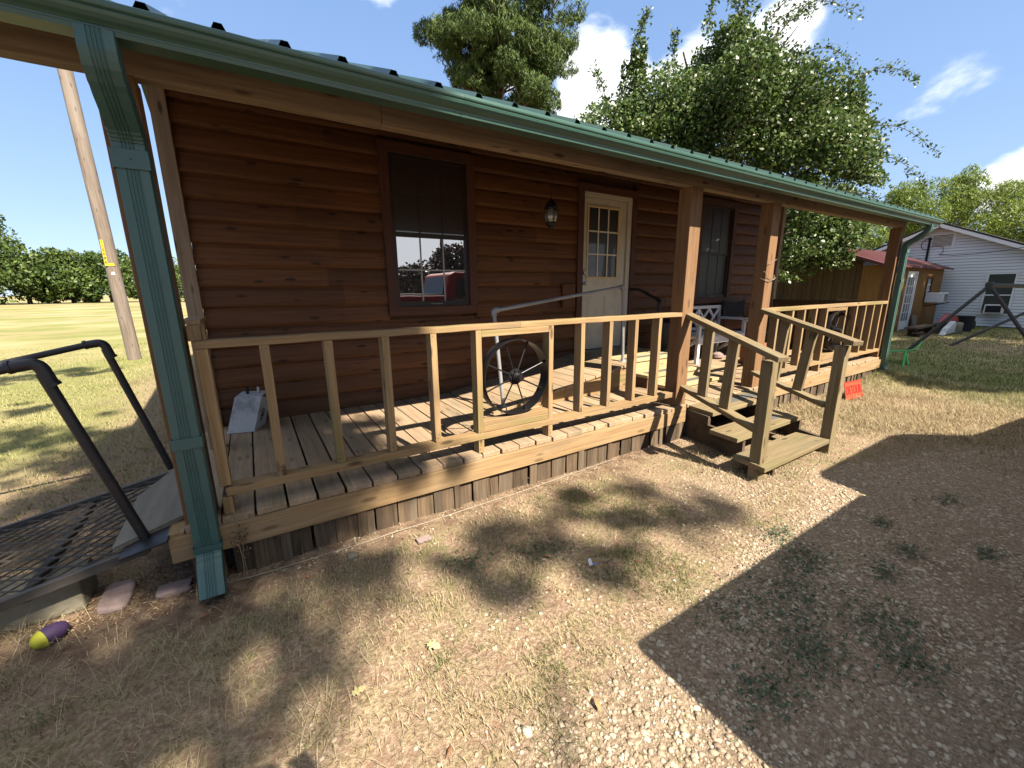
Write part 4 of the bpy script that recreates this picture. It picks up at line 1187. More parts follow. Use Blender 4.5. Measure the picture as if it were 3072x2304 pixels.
mb = MB(); mb.prism([(6.72, .36), (7.06, .36), (7.09, .64), (6.69, .64)], 'y', .72, 1.0); mb.build('box', TERRA, pt, bev=.01)
mb = MB(); mb.box(6.67, 7.11, .70, 1.02, .64, .67, 'x'); mb.build('rim', TERRA, pt, bev=.006)
mb = MB(); mb.tube(bent([(6.35, .5, ZD), (6.38, .45, .62), (6.62, .48, .52), (6.60, .5, .49), (6.44, .5, .47)], .02), .006, 8); mb.tube([(6.36, .5, .6), (6.5, .42, ZD)], .006, 8)
tag(mb.build('bent_wire_stand', CABLE), 'thin bent wire stand on the porch behind the right railing', 'wire stand')
mb = MB(); mb.lathe([(0, 0), (.06, .0), (.10, .03), (.09, .08), (.04, .11), (0, .115)], (6.85, 1.45, ZD), 'z', 14); tag(mb.build('cloth_bundle', STONE, smooth=True), 'small pinkish bundle on the porch floor below the white bench', 'bundle')

# ================================================================= LEFT: STEEL RAMP, PIPE RAILS, BLOCK
rp = empty('steel_ramp', 'black steel ramp with a diamond grate deck and pipe handrails left of the porch', 'ramp', (-1.0, .5, 0))
def rpz(x): return .31 + (x + .33) * .185
mb = MB()
y0, y1 = .0, 1.0
dx_ = .056; dy_ = .0455; x = -.36
nxr = int(1.55 / dx_)
for i in range(nxr):
    for j in range(int((y1 - y0) / dy_)):
        xa = -.36 - i * dx_; ya = y0 + j * dy_
        if (i + j) % 2: p, q = (xa, ya), (xa - dx_, ya + dy_)
        else: p, q = (xa - dx_, ya), (xa, ya + dy_)
        mb.bar((p[0], p[1], rpz(p[0])), (q[0], q[1], rpz(q[0])), .0052, .008, (0, .25, 1), rnd=.5)
mb.build('grate', GRATEM, rp)
mb = MB()
for y in (-.02, 1.02): mb.bar((-.30, y, rpz(-.30) - .022), (-1.95, y, rpz(-1.95) - .022), .03, .045, (0, 0, 1))
for x in (-.33, -.75, -1.2, -1.65): mb.bar((x, 0, rpz(x) - .04), (x, 1.0, rpz(x) - .04), .03, .05, (0, 0, 1))
mb.build('frame', GRATEM, rp, bev=.003)
for (yy, ex, ez, bxx) in ((.045, -.53, 1.222, -.312), (1.18, -.57, 1.200, -.36)):
    mb = MB(); mb.tube([(bxx, yy, rpz(bxx) - .03), (ex + .006, yy, ez - .03)], .0215, 16); mb.build('handrail_post', BLACKP, rp, smooth=True)
    mb = MB(); sl_ = .21; mb.tube([(ex - .04, yy, ez + .012), (-3.0, yy, ez - sl_ * (3.0 + ex))], .0195, 16); mb.build('handrail', BLACKP, rp, smooth=True)
    mb = MB(); mb.tube(bent([(ex + .030, yy, ez - .09), (ex + .004, yy, ez + .016), (ex - .075, yy, ez + .004)], .05, 8), .0255, 16); mb.build('elbow', BLACKP, rp, smooth=True)
    mb = MB(); mb.tube([(ex + .028, yy, ez - .078), (ex + .034, yy, ez - .092)], .0285, 16); mb.build('collar', BLACKP, rp, smooth=True)
    mb = MB(); mb.tube([(ex - .075, yy, ez + .006), (ex - .088, yy, ez + .003)], .0285, 16); mb.build('collar', BLACKP, rp, smooth=True)
mb = MB(); mb.bar((-.40, .02, .297), (-.215, .02, .331), .21, .012, (0, 0, 1)); mb.build('base_plate', BLACKP, rp, bev=.002)
mb = MB(); mb.bar((-.26, .30, .333), (-.26, .95, .333), .30, .022, (-.19, 0, 1), 5, .002)
ll = MB()
sl_pts = [(-.44, .02, .318), (-.445, .65, .318), (-.30, .98, .345), (-.16, .98, .37), (-.145, .12, .37)]
n_ = len(sl_pts); vs = sl_pts + [(p[0], p[1], p[2] - .02) for p in sl_pts]
ll._add(vs, [tuple(range(n_))[::-1], tuple(range(n_, 2 * n_))] + [(i, i + n_, (i + 1) % n_ + n_, (i + 1) % n_) for i in range(n_)], [(v[1], v[0], v[2]) for v in vs], .5)
tag(ll.build('bridging_board', W_LID, bev=.003), 'grey weathered board bridging the steel ramp and the porch', 'board')
mb = MB(); mb.prism([(-1.25, .0), (-.60, -.0), (-.60, .175), (-1.25, .165)], 'y', .08, .30)
tag(mb.build('concrete_block', CONC, bev=.012), 'long mossy concrete block lying on its side under the steel ramp', 'concrete block')


def rock(name, c, s, label, mat=STONE, seed=0, cat='stone', flat=None):
    r2 = np.random.default_rng(seed); n = 14; V = []; F = []
    for i in range(n + 1):
        for j in range(n * 2):
            th = PI * i / n; p_ = 2 * PI * j / (n * 2); v = np.array([math.sin(th) * math.cos(p_), math.sin(th) * math.sin(p_), math.cos(th)])
            v = np.sign(v) * np.abs(v) ** .38
            k = 1 + .16 * (float(fbm(v[0] * 1.7 + seed, v[1] * 1.7 + v[2] * 2.1, seed)) - .5) * 2
            V.append(v * k * np.array(s) + np.array(c))
    for i in range(n):
        for j in range(n * 2):
            a = i * n * 2 + j; b_ = i * n * 2 + (j + 1) % (n * 2); F.append((a, b_, b_ + n * 2, a + n * 2))
    o = npmesh(name, np.array(V), np.array(F), mat, smooth=True)
    return tag(o, label, cat)


rk = rock('paving_stone', (-.49, .11, .006), (.062, .12, .022), 'pinkish rectangular stone on the earth between the ramp and the downspout', STONE, 3)
rk.rotation_euler = (0, 0, 0)
rock('flat_stone', (-.25, .02, .008), (.075, .05, .016), 'small flat reddish stone behind the foot of the downspout', STONE, 6)
rock('loose_stone', (1.01, -.28, .01), (.045, .03, .010), 'flat pale stone lying near the skirting in the dry grass', STONE, 9)
rock('loose_stone', (.60, -.22, .012), (.03, .022, .016), 'small grey stone beside the pale cable', CONC, 12)
# toy football half buried
fb = empty('toy_football', 'small faded purple and yellow toy football lying on the dirt', 'ball', (-.67, -.09, 0))
ax_ = Vector((.80, .62, .05)).normalized(); sd = ax_.cross(Vector((0, 0, 1))).normalized(); u3 = sd.cross(ax_)
def foot(t0, t1, nm, mat):
    mb = MB(); vs = []; fs = []; n1_ = 10; n2_ = 20
    for i in range(n1_ + 1):
        t_ = t0 + (t1 - t0) * i / n1_; rr = .043 * max(0.0, 1 - (t_ / .064) ** 2) ** .45
        for j in range(n2_):
            a = 2 * PI * j / n2_; rj = rr * (1.05 if mat is BYEL and j % 2 else 1.0)
            vs.append(tuple(Vector((-.672, -.095, .034)) + ax_ * t_ + sd * rj * math.cos(a) + u3 * rj * math.sin(a)))
    for i in range(n1_):
        for j in range(n2_): fs.append((i * n2_ + j, i * n2_ + (j + 1) % n2_, (i + 1) * n2_ + (j + 1) % n2_, (i + 1) * n2_ + j))
    mb._add(vs, fs, [v for v in vs], .5); mb.build(nm, mat, fb, smooth=True)
foot(-.064, -.022, 'yellow_end', BYEL); foot(-.022, .040, 'purple_body', PURPLE); foot(.040, .064, 'dark_end', PURPLE)

# pale cable along the skirting
cp = []
for (x, y) in ((-.01, -.075), (.17, -.105), (.35, -.10), (.51, -.088), (.68, -.105), (.9, -.112), (1.1, -.10), (1.4, -.09), (1.9, -.075), (2.4, -.06), (2.9, -.05)):
    cp.append((x, y, float(gz(x, y)) + .006 + .006 * math.sin(x * 9)))
mb = MB(); mb.tube(cp, .0042, 8); tag(mb.build('cable', CABLE), 'pale cable lying on the ground along the porch skirting', 'cable')
mb = MB(); mb.tube([(x, y, float(gz(x, y)) + .006) for (x, y) in ((.33, -.14), (.40, -.22), (.47, -.26), (.52, -.34))], .003, 6)
tag(mb.build('twig', DEADW), 'thin curved twig in the dirt below the pale cable', 'twig')
# dead weed at the left end of the skirting
dw = empty('dead_weed', 'dead brown weed with curled leaves standing against the left end of the rim board', 'weed', (.07, -.07, 0))
mb = MB()
mb.tube([(.065, -.075, 0), (.07, -.072, .12), (.062, -.07, .22), (.07, -.066, .34), (.066, -.06, .40)], .0028, 6)
mb.tube([(.08, -.078, 0), (.075, -.07, .15), (.09, -.07, .25), (.12, -.07, .30)], .002, 6); mb.build('stem', DEADW, dw)
n = 90; hh = np.concatenate([rng.normal(.235, .03, 60), rng.uniform(.1, .38, 30)]); P_ = np.stack([.075 + rng.normal(0, .022, n), -.072 + rng.normal(0, .012, n), hh], -1); s = rng.uniform(.012, .026, n)
V, F, r = inst(LT, LF, P_, np.stack([s, s, s * 2.5], -1), rand_rot(n), rng.random(n))
DLF = foliage('dead_leaf', [(.20, .11, .05), (.34, .22, .11), (.50, .38, .22)], .8, .1, .15)
npmesh('leaves', V, F, DLF, r, dw)

# fallen leaves on the grass
def oak_leaf(c, L, ang, mat, label, kind=0, name='fallen_leaf'):
    prof = ([(0, 0), (.25, .03), (.30, .20), (.42, .12), (.5, .34), (.62, .15), (.78, .22), (1.0, 0)] if kind == 0 else [(0, 0), (.2, .10), (.45, .17), (.75, .12), (1.0, 0)])
    mb = MB(); up = []; dn = []
    for (a, w_) in prof:
        up.append((a, w_)); dn.append((a, -w_))
    vs = []
    for (a, w_) in up: vs.append((a, w_, .10 * math.sin(a * 3) + .18 * w_))
    for (a, w_) in dn: vs.append((a, w_, .10 * math.sin(a * 3) - .05 * w_))
    cs, sn = math.cos(ang), math.sin(ang); n_ = len(prof)
    vw = [(c[0] + L * (x * cs - y * sn), c[1] + L * (x * sn + y * cs), float(gz(c[0], c[1])) + .012 + L * z * .8) for (x, y, z) in vs]
    fs = [(i, i + 1, n_ + i + 1, n_ + i) for i in range(n_ - 1)]
    mb._add(vw, fs, [(v[0], v[1], v[2]) for v in vw], .5)
    mb.tube([vw[0], (vw[0][0] - .3 * L * cs, vw[0][1] - .3 * L * sn, vw[0][2] - .004)], .0008, 4)
    return tag(mb.build(name, mat), label, 'leaf', 'fallen leaves on the grass')
LY = plain('pale_leaf', (.66, .56, .26), .6, 0, .15, 30, .3, .2)
LO = plain('tan_leaf', (.48, .29, .13), .7, 0, .2, 30, .3, .2)
LR = plain('russet_leaf', (.42, .17, .08), .7, 0, .2, 30, .3, .2)
oak_leaf((.735, -1.02, 0), .085, -.9, LY, 'large pale yellow lobed leaf on the grass below the middle of the railing')
oak_leaf((.40, -1.10, 0), .07, .1, LY, 'pale yellow leaf nearer the bottom left of the dry grass', 0)
oak_leaf((1.17, -1.67, 0), .06, 1.2, LO, 'curled tan leaf standing among the pebbles', 1)
oak_leaf((1.58, -.86, 0), .065, 2.1, LO, 'upright tan leaf in the shaded grass before the rim board', 0)
oak_leaf((.64, -1.50, 0), .035, .6, LR, 'small orange leaf at the bottom edge of the dry grass', 1)
oak_leaf((-.13, -.30, 0), .05, .3, LR, 'orange leaf lying under the mouth of the downspout', 1)
oak_leaf((.36, -.29, 0), .04, 1.9, LR, 'russet leaf on the dirt below the pale cable', 0)
oak_leaf((.42, -.30, 0), .03, .7, LR, 'small russet leaf beside the curved twig', 0)
oak_leaf((1.42, -1.07, 0), .035, 2.5, LR, 'reddish leaf in the patch of shade on the grass', 1)
oak_leaf((1.95, -1.15, 0), .035, .2, LR, 'brown leaf at the edge of the gravel', 1)
oak_leaf((2.6, -.75, 0), .045, 2.9, LO, 'tan leaf between the rim board and the steps', 0)
mb = MB(); mb.poly([(1.70, -1.035, .012), (1.72, -1.04, .014), (1.722, -1.02, .045), (1.705, -1.015, .04)]); mb.poly([(1.72, -1.04, .014), (1.745, -1.05, .014), (1.747, -1.042, .018), (1.722, -1.03, .02)], mi=1)
tag(mb.build('torn_wrapper', [PAPER, plain('blue_scrap', (.08, .2, .5), .5)], solid=.0006), 'small torn white and blue wrapper in the grass', 'litter')

# bright orange sign leaning on the skirting
sg = empty('detour_sign', 'small orange sign reading DETOUR leaning against the skirting right of the steps', 'sign', (7.19, -.37, 0))
def sgp(u, v, o=0.0):   # u along x 0..1, v up 0..1
    x = 6.965 + .46 * u; y = -.365 - .035 * u + .055 * v - o; z = .008 + .242 * v - .1 * o
    return (x, y, z)
mb = MB(); mb.poly([sgp(0, 0), sgp(1, 0), sgp(1, 1), sgp(0, 1)]); mb.build('board', ORANGE, sg, solid=.004)
mb = MB(); o_ = .0035
for (a, b_, c, e) in ((.0, 1, 0, .045), (0, 1, .955, 1), (0, .025, .045, .955), (.975, 1, .045, .955)):
    mb.poly([sgp(a, c, o_), sgp(b_, c, o_), sgp(b_, e, o_), sgp(a, e, o_)])
mb.build('border', SIGNRED, sg)
X_ = (Vector(sgp(1, 0)) - Vector(sgp(0, 0))).normalized(); Y_ = (Vector(sgp(0, 1)) - Vector(sgp(0, 0))).normalized(); Z_ = X_.cross(Y_)
rm_ = Matrix((X_, Y_, Z_)).transposed()
text_obj('lettering', 'DETOUR', .165, sgp(.5, .5, .0045), rm_, SIGNRED, sg, .001, bold=.0022, sx=.62)

# ================================================================= LEFT BACKGROUND
up = empty('utility_pole', 'tall weathered wooden utility pole with a yellow number tag standing in the field', 'utility pole', (-2.17, 10.35, 0))
mb = MB(); npz = 26; pts_ = []; rr_ = []
for i in range(npz): 
    t_ = i / (npz - 1); pts_.append((-2.175 - .018 * 10.5 * t_, 10.40 + .01 * math.sin(i), -.1 + 10.5 * t_)); rr_.append((.128 - .018 * t_) * (1 + random.uniform(-.01, .01)))
mb.tube(pts_, .17, 20, rr_); mb.build('pole', W_POLE, up, smooth=True)
mb = MB(); ty = 10.40 - .126
mb.box(-2.305, -2.255, ty - .012, ty - .008, 2.13, 2.68, 'z'); mb.box(-2.253, -2.15, ty - .010, ty - .006, 2.13, 2.19, 'x'); mb.build('number_tag', YEL, up)
for i, ch_ in enumerate('115086'):
    text_obj('digit', ch_, .082, (-2.28, ty - .0135, 2.645 - i * .088), Matrix(((1, 0, 0), (0, 0, -1), (0, 1, 0))), INK, up, .001, bold=.001)
mb = MB(); mb.poly([(-2.24, ty - .008, 1.94), (-2.17, ty - .008, 1.94), (-2.185, ty - .008, 2.00), (-2.225, ty - .008, 2.00)]); mb.build('plate', WHITEP, up, solid=.003)

# ================================================================= RIGHT BACKGROUND
# white house
HX = 23.4
wh = empty('white_house', 'white clapboard house with a dark roof seen behind the wooden shed', 'house', (28, 2.9, 0))
pk = (2.87, 3.80); half = 4.0; s45 = .452
mb = MB(); z = .02
def hw(z): return min(half, (pk[1] - z) / s45)
wy0, wy1, wz0, wz1 = .69, 1.33, .50, 1.90
while z < pk[1] - .03:
    z1 = min(z + .107, pk[1]); 
    iv = [(pk[0] - hw(z), pk[0] + hw(z), pk[0] - hw(z1), pk[0] + hw(z1))]
    segs = []
    if wz0 < z1 and wz1 > z: segs = [(iv[0][0], wy0 - .04, iv[0][2], wy0 - .04), (wy1 + .04, iv[0][1], wy1 + .04, iv[0][3])]
    else: segs = iv
    for (a, b_, c, e) in segs:
        mb.poly([(HX - .026, a, z + .011), (HX - .026, b_, z + .011), (HX - .006, e, z1), (HX - .006, c, z1)]); mb.poly([(HX + .01, a, z + .010), (HX + .01, b_, z + .010), (HX - .026, b_, z + .011), (HX - .026, a, z + .011)])  # gap under each board lets the dark backing show as a lap shade line
    z = z1
wall_ = mb.build('gable_wall', SIDINGW, wh)
mb = MB(); mb.poly([(HX + .015, pk[0] - half, 0), (HX + .015, pk[0] + half, 0), (HX + .015, pk[0] + half, pk[1] - s45 * half), (HX + .015, pk[0], pk[1]), (HX + .015, pk[0] - half, pk[1] - s45 * half)]); mb.build('lap_shade_backing', DROOF, wh)  # dark sheet behind the board gaps, standing in for shade under the laps
mb = MB(); mb.box(HX + .02, 33, pk[0] - half, pk[0] + half, 0.0, 2.0, 'x'); mb.build('body', SIDINGW, wh)
mb = MB()
for s_ in (-1, 1):
    ye = pk[0] + s_ * (half + .45); ze = pk[1] - s45 * (half + .45)
    mb._add([(HX - .35, pk[0], pk[1] + .10), (33.3, pk[0], pk[1] + .10), (33.3, ye, ze + .10), (HX - .35, ye, ze + .10), (HX - .35, pk[0], pk[1] + .04), (33.3, pk[0], pk[1] + .04), (33.3, ye, ze + .04), (HX - .35, ye, ze + .04)],
            [(0, 1, 2, 3), (7, 6, 5, 4), (0, 3, 7, 4), (3, 2, 6, 7)], [(0, 0, 0)] * 8, .5)
mb.build('roof', DROOF, wh)
mb = MB()
for s_ in (-1, 1): mb.bar((HX - .33, pk[0], pk[1] - .03), (HX - .33, pk[0] + s_ * (half + .4), pk[1] - .03 - s45 * (half + .4)), .03, .12, (0, 0, 1))
mb.build('barge_board', SIDINGW, wh)
mb = MB(); mb.box(HX - .03, HX - .02, 2.42, 3.13, 2.96, 3.46, 'y'); 
for i in range(9): mb.bar((HX - .045, 2.50, 3.02 + i * .045), (HX - .045, 3.05, 3.02 + i * .045), .03, .008, (.9, 0, 1))
mb.build('gable_vent', SIDINGW, wh)
mb = MB(); mb.box(HX - .033, HX - .0305, 2.50, 3.05, 3.0, 3.42, 'y'); mb.build('vent_opening', GREYD, wh)
mb = MB(); t = .05
mb.box(HX - .05, HX + .01, wy0 - t, wy0, wz0, wz1, 'z'); mb.box(HX - .05, HX + .01, wy1, wy1 + t, wz0, wz1, 'z'); mb.box(HX - .05, HX + .01, wy0 - t, wy1 + t, wz1, wz1 + t, 'y'); mb.box(HX - .07, HX + .01, wy0 - .1, wy1 + .1, wz0 - .05, wz0, 'y'); mb.box(HX - .02, HX + .01, wy0, wy1, 1.14, 1.18, 'y')
win = mb.build('window', SIDINGW, wh)
mb = MB(); mb.poly([(HX + .0, wy0, wz0), (HX + .0, wy1, wz0), (HX + .0, wy1, wz1), (HX + .0, wy0, wz1)]); mb.build('pane', glass('green_glass', (.045, .075, .06), .12), win)
mb = MB(); mb.tube([(HX - .06, 3.12, 2.3), (HX - .06, 3.13, 3.28)], .035, 10); mb.lathe([(.05, 0), (.06, .04), (.03, .09), (0, .1)], (HX - .06, 3.13, 3.27), 'z', 10)
mb.tube(bent([(HX - .08, 3.15, 3.34), (HX - .1, 3.35, 3.2), (HX - .08, 3.33, 2.95), (HX - .06, 3.12, 2.9)], .1), .012, 6); mb.tube(bent([(HX - .08, 3.1, 3.0), (HX - .08, 2.7, 3.0), (HX - .08, 2.68, 2.75), (HX - .06, 2.8, 2.72)], .08), .010, 6)
mb.build('service_mast', GREYD, wh, smooth=True)
mb = MB(); pts_ = []
for i in range(14):
    t_ = i / 13; pts_.append((HX - .1 - 4.0 * t_, 2.76 - 6.5 * t_, 2.68 + 1.05 * t_ - .35 * math.sin(PI * t_ ** .8)))
mb.tube(pts_, .011, 6); mb.build('service_wire', GREYD, wh)
ac = empty('air_conditioner', 'window air conditioner in the window of the white house', 'air conditioner', (HX - .2, 1.0, .5))
mb = MB(); mb.box(HX - .34, HX - .072, .76, 1.22, .51, .83, 'y'); mb.build('case', WHITEP, ac, bev=.01)
mb = MB(); mb.box(HX - .352, HX - .342, .80, 1.18, .55, .79, 'y'); mb.build('grille', GREYD, ac)

# shed
sh = empty('wooden_shed', 'small ochre and brown wooden shed with a dark red metal roof', 'shed', (19.8, 4.2, 0))
SX0, SX1, SY0, SY1, SZ, SR = 16.95, 22.7, 2.4, 6.0, 2.16, 2.84
ry = (SY0 + SY1) / 2
mb = MB(); y = SY0 + .55
y = SY0 + .62
while y < SY1:
    y2 = min(y + .15, SY1); mb.prism([(y, 0), (y2 - .008, 0), (y2 - .008, SZ + (SR - SZ) * (1 - abs(y2 - ry) / 1.8)), (y, SZ + (SR - SZ) * (1 - abs(y - ry) / 1.8))], 'x', SX0 - (.0 if int(y * 7) % 2 else .012), SX0 + .03, rnd=random.random()); y = y2
mb.box(SX0 - .03, SX0 - .014, SY0 + .62, SY1, SZ - .02, SZ + .08, 'y'); mb.build('end_wall', W_DARK, sh)
mb = MB(); mb.box(SX0 - .004, SX0 + .05, SY0, SY0 + .61, 0, SZ, 'z')
for (a, b_, c, e) in ((SX0 + .05, 18.88, 0, SZ), (19.86, 20.95, 0, SZ), (21.55, SX1, 0, SZ), (20.95, 21.55, 0, .95), (20.95, 21.55, 1.82, SZ), (18.88, 19.86, 1.99, SZ)):
    x = a
    while x < b_ - .01: x2 = min(x + .405, b_); mb.box(x, x2 - .004, SY0, SY0 + .04, c, e, 'z'); x = x2
mb.box(SX1 - .04, SX1, SY0 + .04, SY1, 0, SZ, 'y'); mb.build('front_wall', W_OCHRE, sh)
mb = MB(); dz_ = (SR - SZ) / 1.8
for (ya, yb, za, zb) in ((SY0 - .14, ry, SZ - .14 * dz_ + .03, SR + .03), (ry, SY1 + .14, SR + .03, SZ - .14 * dz_ + .03)):
    x = SX0 - .28
    while x < SX1 + .45:
        x2 = min(x + .23, SX1 + .45)
        mb._add([(x, ya, za), (x2 - .03, ya, za), (x2 - .015, ya, za + .02), (x2, ya, za), (x, yb, zb), (x2 - .03, yb, zb), (x2 - .015, yb, zb + .02), (x2, yb, zb)], [(0, 1, 5, 4), (1, 2, 6, 5), (2, 3, 7, 6)], [(0, 0, 0)] * 8, .5)
        x = x2
    mb.poly([(SX0 - .28, ya, za - .03), (SX1 + .45, ya, za - .03), (SX1 + .45, yb, zb - .03), (SX0 - .28, yb, zb - .03)])
mb.bar((SX0 - .28, SY0 - .15, SZ - .03), (SX1 + .45, SY0 - .15, SZ - .03), .02, .07, (0, 0, 1))
for s_ in (-1, 1): mb.bar((SX0 - .29, ry, SR - .02), (SX0 - .29, ry + s_ * 1.94, SR - .02 - 1.94 * dz_), .02, .08, (0, 0, 1))
mb.build('roof', REDROOF, sh)
mb = MB(); mb.box(18.88, 18.95, SY0 - .01, SY0 + .05, 0.02, 1.99, 'z'); mb.box(19.79, 19.86, SY0 - .01, SY0 + .05, .02, 1.99, 'z'); mb.box(18.95, 19.79, SY0 - .008, SY0 + .05, 1.92, 1.99, 'x'); mb.build('door_frame', SIDINGW, sh)
mb = MB(); mb.box(18.95, 19.79, SY0 + .02, SY0 + .05, .04, 1.92, 'z'); dd = mb.build('door', SIDINGW, sh)
mb = MB(); mb.box(19.06, 19.68, SY0 + .012, SY0 + .018, .35, 1.80, 'z'); mb.build('glass', glass('pale_glass', (.25, .27, .30), .25), dd)
mb = MB()
for q in (1, 2): mb.box(19.06 + .62 * q / 3 - .012, 19.06 + .62 * q / 3 + .012, SY0 + .004, SY0 + .011, .35, 1.80, 'z')
for q in (1, 2, 3, 4): mb.box(19.06, 19.68, SY0 + .002, SY0 + .0035, .35 + 1.45 * q / 5 - .012, .35 + 1.45 * q / 5 + .012, 'x')
mb.build('muntin', SIDINGW, dd)
mb = MB(); mb.box(20.95, 21.01, SY0 - .02, SY0 + .05, .95, 1.82, 'z'); mb.box(21.49, 21.55, SY0 - .02, SY0 + .05, .95, 1.82, 'z'); mb.box(21.01, 21.49, SY0 - .018, SY0 + .05, 1.76, 1.82, 'x'); sw_ = mb.build('window', W_TRIM, sh)
mb = MB(); mb.box(21.01, 21.49, SY0 + .01, SY0 + .02, .95, 1.76, 'x'); mb.build('pane', glass('pale_glass', (.35, .37, .38), .3), sw_)
mb = MB()
for q in (1, 2): mb.box(21.01 + .48 * q / 3 - .01, 21.01 + .48 * q / 3 + .01, SY0 + .0, SY0 + .008, .95, 1.76, 'z')
for q in (1, 2, 3): mb.box(21.01, 21.49, SY0 - .003, SY0 - .001, .95 + .81 * q / 4 - .01, .95 + .81 * q / 4 + .01, 'x')
mb.build('muntin', SIDINGW, sw_)
a2 = empty('air_conditioner', 'boxy air conditioner sticking out of the shed window', 'air conditioner', (21.3, 2.0, .95))
mb = MB(); mb.box(21.0, 21.50, 1.90, SY0 - .021, .93, 1.27, 'x'); mb.build('case', WHITEP, a2, bev=.015)
mb = MB(); mb.box(21.06, 21.44, 1.892, 1.898, .97, 1.23, 'x'); mb.build('grille', ALU, a2)
mb = MB(); mb.bar((21.1, 2.36, .8), (21.1, 1.85, .925), .03, .03); mb.bar((21.6, 2.36, .8), (21.6, 1.85, .925), .03, .03); mb.build('bracket', BRONZE, a2)

# junk in front of the shed
mb = MB(); mb.box(17.4, 19.3, 1.55, 1.85, .22, .27, 'x'); mb.bar((17.3, 1.5, .1), (19.0, 1.9, .14), .25, .03); mb.box(17.6, 17.7, 1.6, 1.8, 0, .22, 'z'); mb.box(19.0, 19.1, 1.6, 1.8, 0, .22, 'z')
tag(mb.build('plank_pile', W_SKIRT), 'low pile of dark planks on the grass before the shed door', 'planks')
rock('boulder', (19.7, 1.35, .15), (.42, .3, .2), 'rounded grey rock in the scrap heap before the shed', CONC, 21, 'rock')
rock('boulder', (21.6, 1.5, .14), (.6, .35, .18), 'dark long rock in the heap against the shed corner', GREYD, 22, 'rock')
mb = MB(); mb.prism([(18.2, .02), (19.6, .05), (19.2, .42), (18.5, .22)], 'y', 1.1, 1.25); tag(mb.build('white_tarp', WHITEB, bev=.03), 'crumpled white sheet heaped on the grass before the shed', 'sheet')
mb = MB(); mb.prism([(18.9, .38), (20.4, .34), (20.1, .5), (19.6, .62), (19.2, .48)], 'y', 1.25, 1.5); tag(mb.build('red_canoe_toy', plain('faded_red', (.42, .06, .07), .5), bev=.03), 'faded red plastic toy on top of the scrap heap before the shed', 'toy')
mb = MB(); mb.bar((19.95, 2.25, 0), (19.95, 2.33, .52), .3, .02, (0, 1, 0)); mb.bar((20.2, 2.25, 0), (20.2, 2.33, .5), .12, .02, (0, 1, 0)); tag(mb.build('leaning_boards', W_LID), 'two short grey boards leaning on the shed wall beside its door', 'boards')
mb = MB(); mb.lathe([(0, 0), (.22, 0), (.26, .5), (.27, .52), (0, .52)], (20.6, 1.2, 0), 'z', 16); tag(mb.build('bucket', GREYD, smooth=True), 'dark round tub at the right end of the scrap heap', 'tub')

# swing set frame
sw = empty('swing_frame', 'rusty pipe swing set frame without swings standing on the lawn', 'swing set', (14.5, .0, 0))
ap1 = (14.3, -.225, 1.509); 
f1a, f1b = (11.05, .42, .12), (14.6, -2.3, 0)
ap2 = (17.6, -1.25, 1.46); f2a, f2b = (15.457, .403, 0), (18.6, -3.2, 0)
for q in ((ap1, (13.5, .717, 0)), (ap1, (14.0, -1.25, 0)), (ap2, (15.457, .403, 0)), (ap2, (17.3, -2.6, 0))):
    mb = MB(); mb.tube(q, .036, 12); mb.build('leg', RUSTP, sw, smooth=True)
mb = MB(); mb.tube((ap1, ap2), .045, 12); mb.build('top_bar', RUSTP, sw, smooth=True)
for q in (ap1, ap2):
    mb = MB(); mb.lathe([(0, -.08), (.07, -.08), (.075, .05), (.05, .08), (0, .08)], q, 'z', 12); mb.build('joint', RUSTP, sw, smooth=True)
# green strap frame near the lawn edge
gs_ = empty('green_stake_line', 'bright green cord tied to a pipe and staked to the lawn edge', 'cord', (10.68, .05, 0))
K_ = (11.7, .30, .205)
for q in (((9.2, -.02, .44), K_), (K_, (12.5, .33, .17), (13.3, .45, .26)), (K_, (10.68, .05, 0)), (K_, (11.05, .06, 0.0))):
    mb = MB(); mb.tube(q, .016, 8); mb.build('cord', GSTRAP, gs_)

# ================================================================= TREES
def leafmesh(name, centers, size, mat, parent, aspect=.5, up=.0, rndv=None, droop=None):
    n = len(centers)
    s = size[0] + (size[1] - size[0]) * rng.random(n)
    Q = rand_rot(n)
    if up: Q = np.where((rng.random(n) < up)[:, None, None], rotz(rng.uniform(0, 6.28, n)) @ (np.eye(3)[None] * 1.0), Q)
    if droop is not None:
        a = rng.uniform(0, 6.28, n); d1 = np.stack([np.cos(a) * droop[0], np.sin(a) * droop[0], droop[1] + 0 * a], -1) + rng.normal(0, .25, (n, 3))
        d1 /= np.linalg.norm(d1, axis=1)[:, None]
        t_ = rng.normal(size=(n, 3)); d2 = np.cross(d1, t_); d2 /= np.linalg.norm(d2, axis=1)[:, None]; d3 = np.cross(d1, d2)
        Q = np.stack([d1, d2, d3], -1)
    V, F, r = inst(LT * np.array([1, aspect * 2, 1]), LF, centers, np.stack([s, s, s], -1), Q, np.clip((rng.random(n) if rndv is None else rndv), 0, 1))
    return npmesh(name, V, F, mat, r, parent)


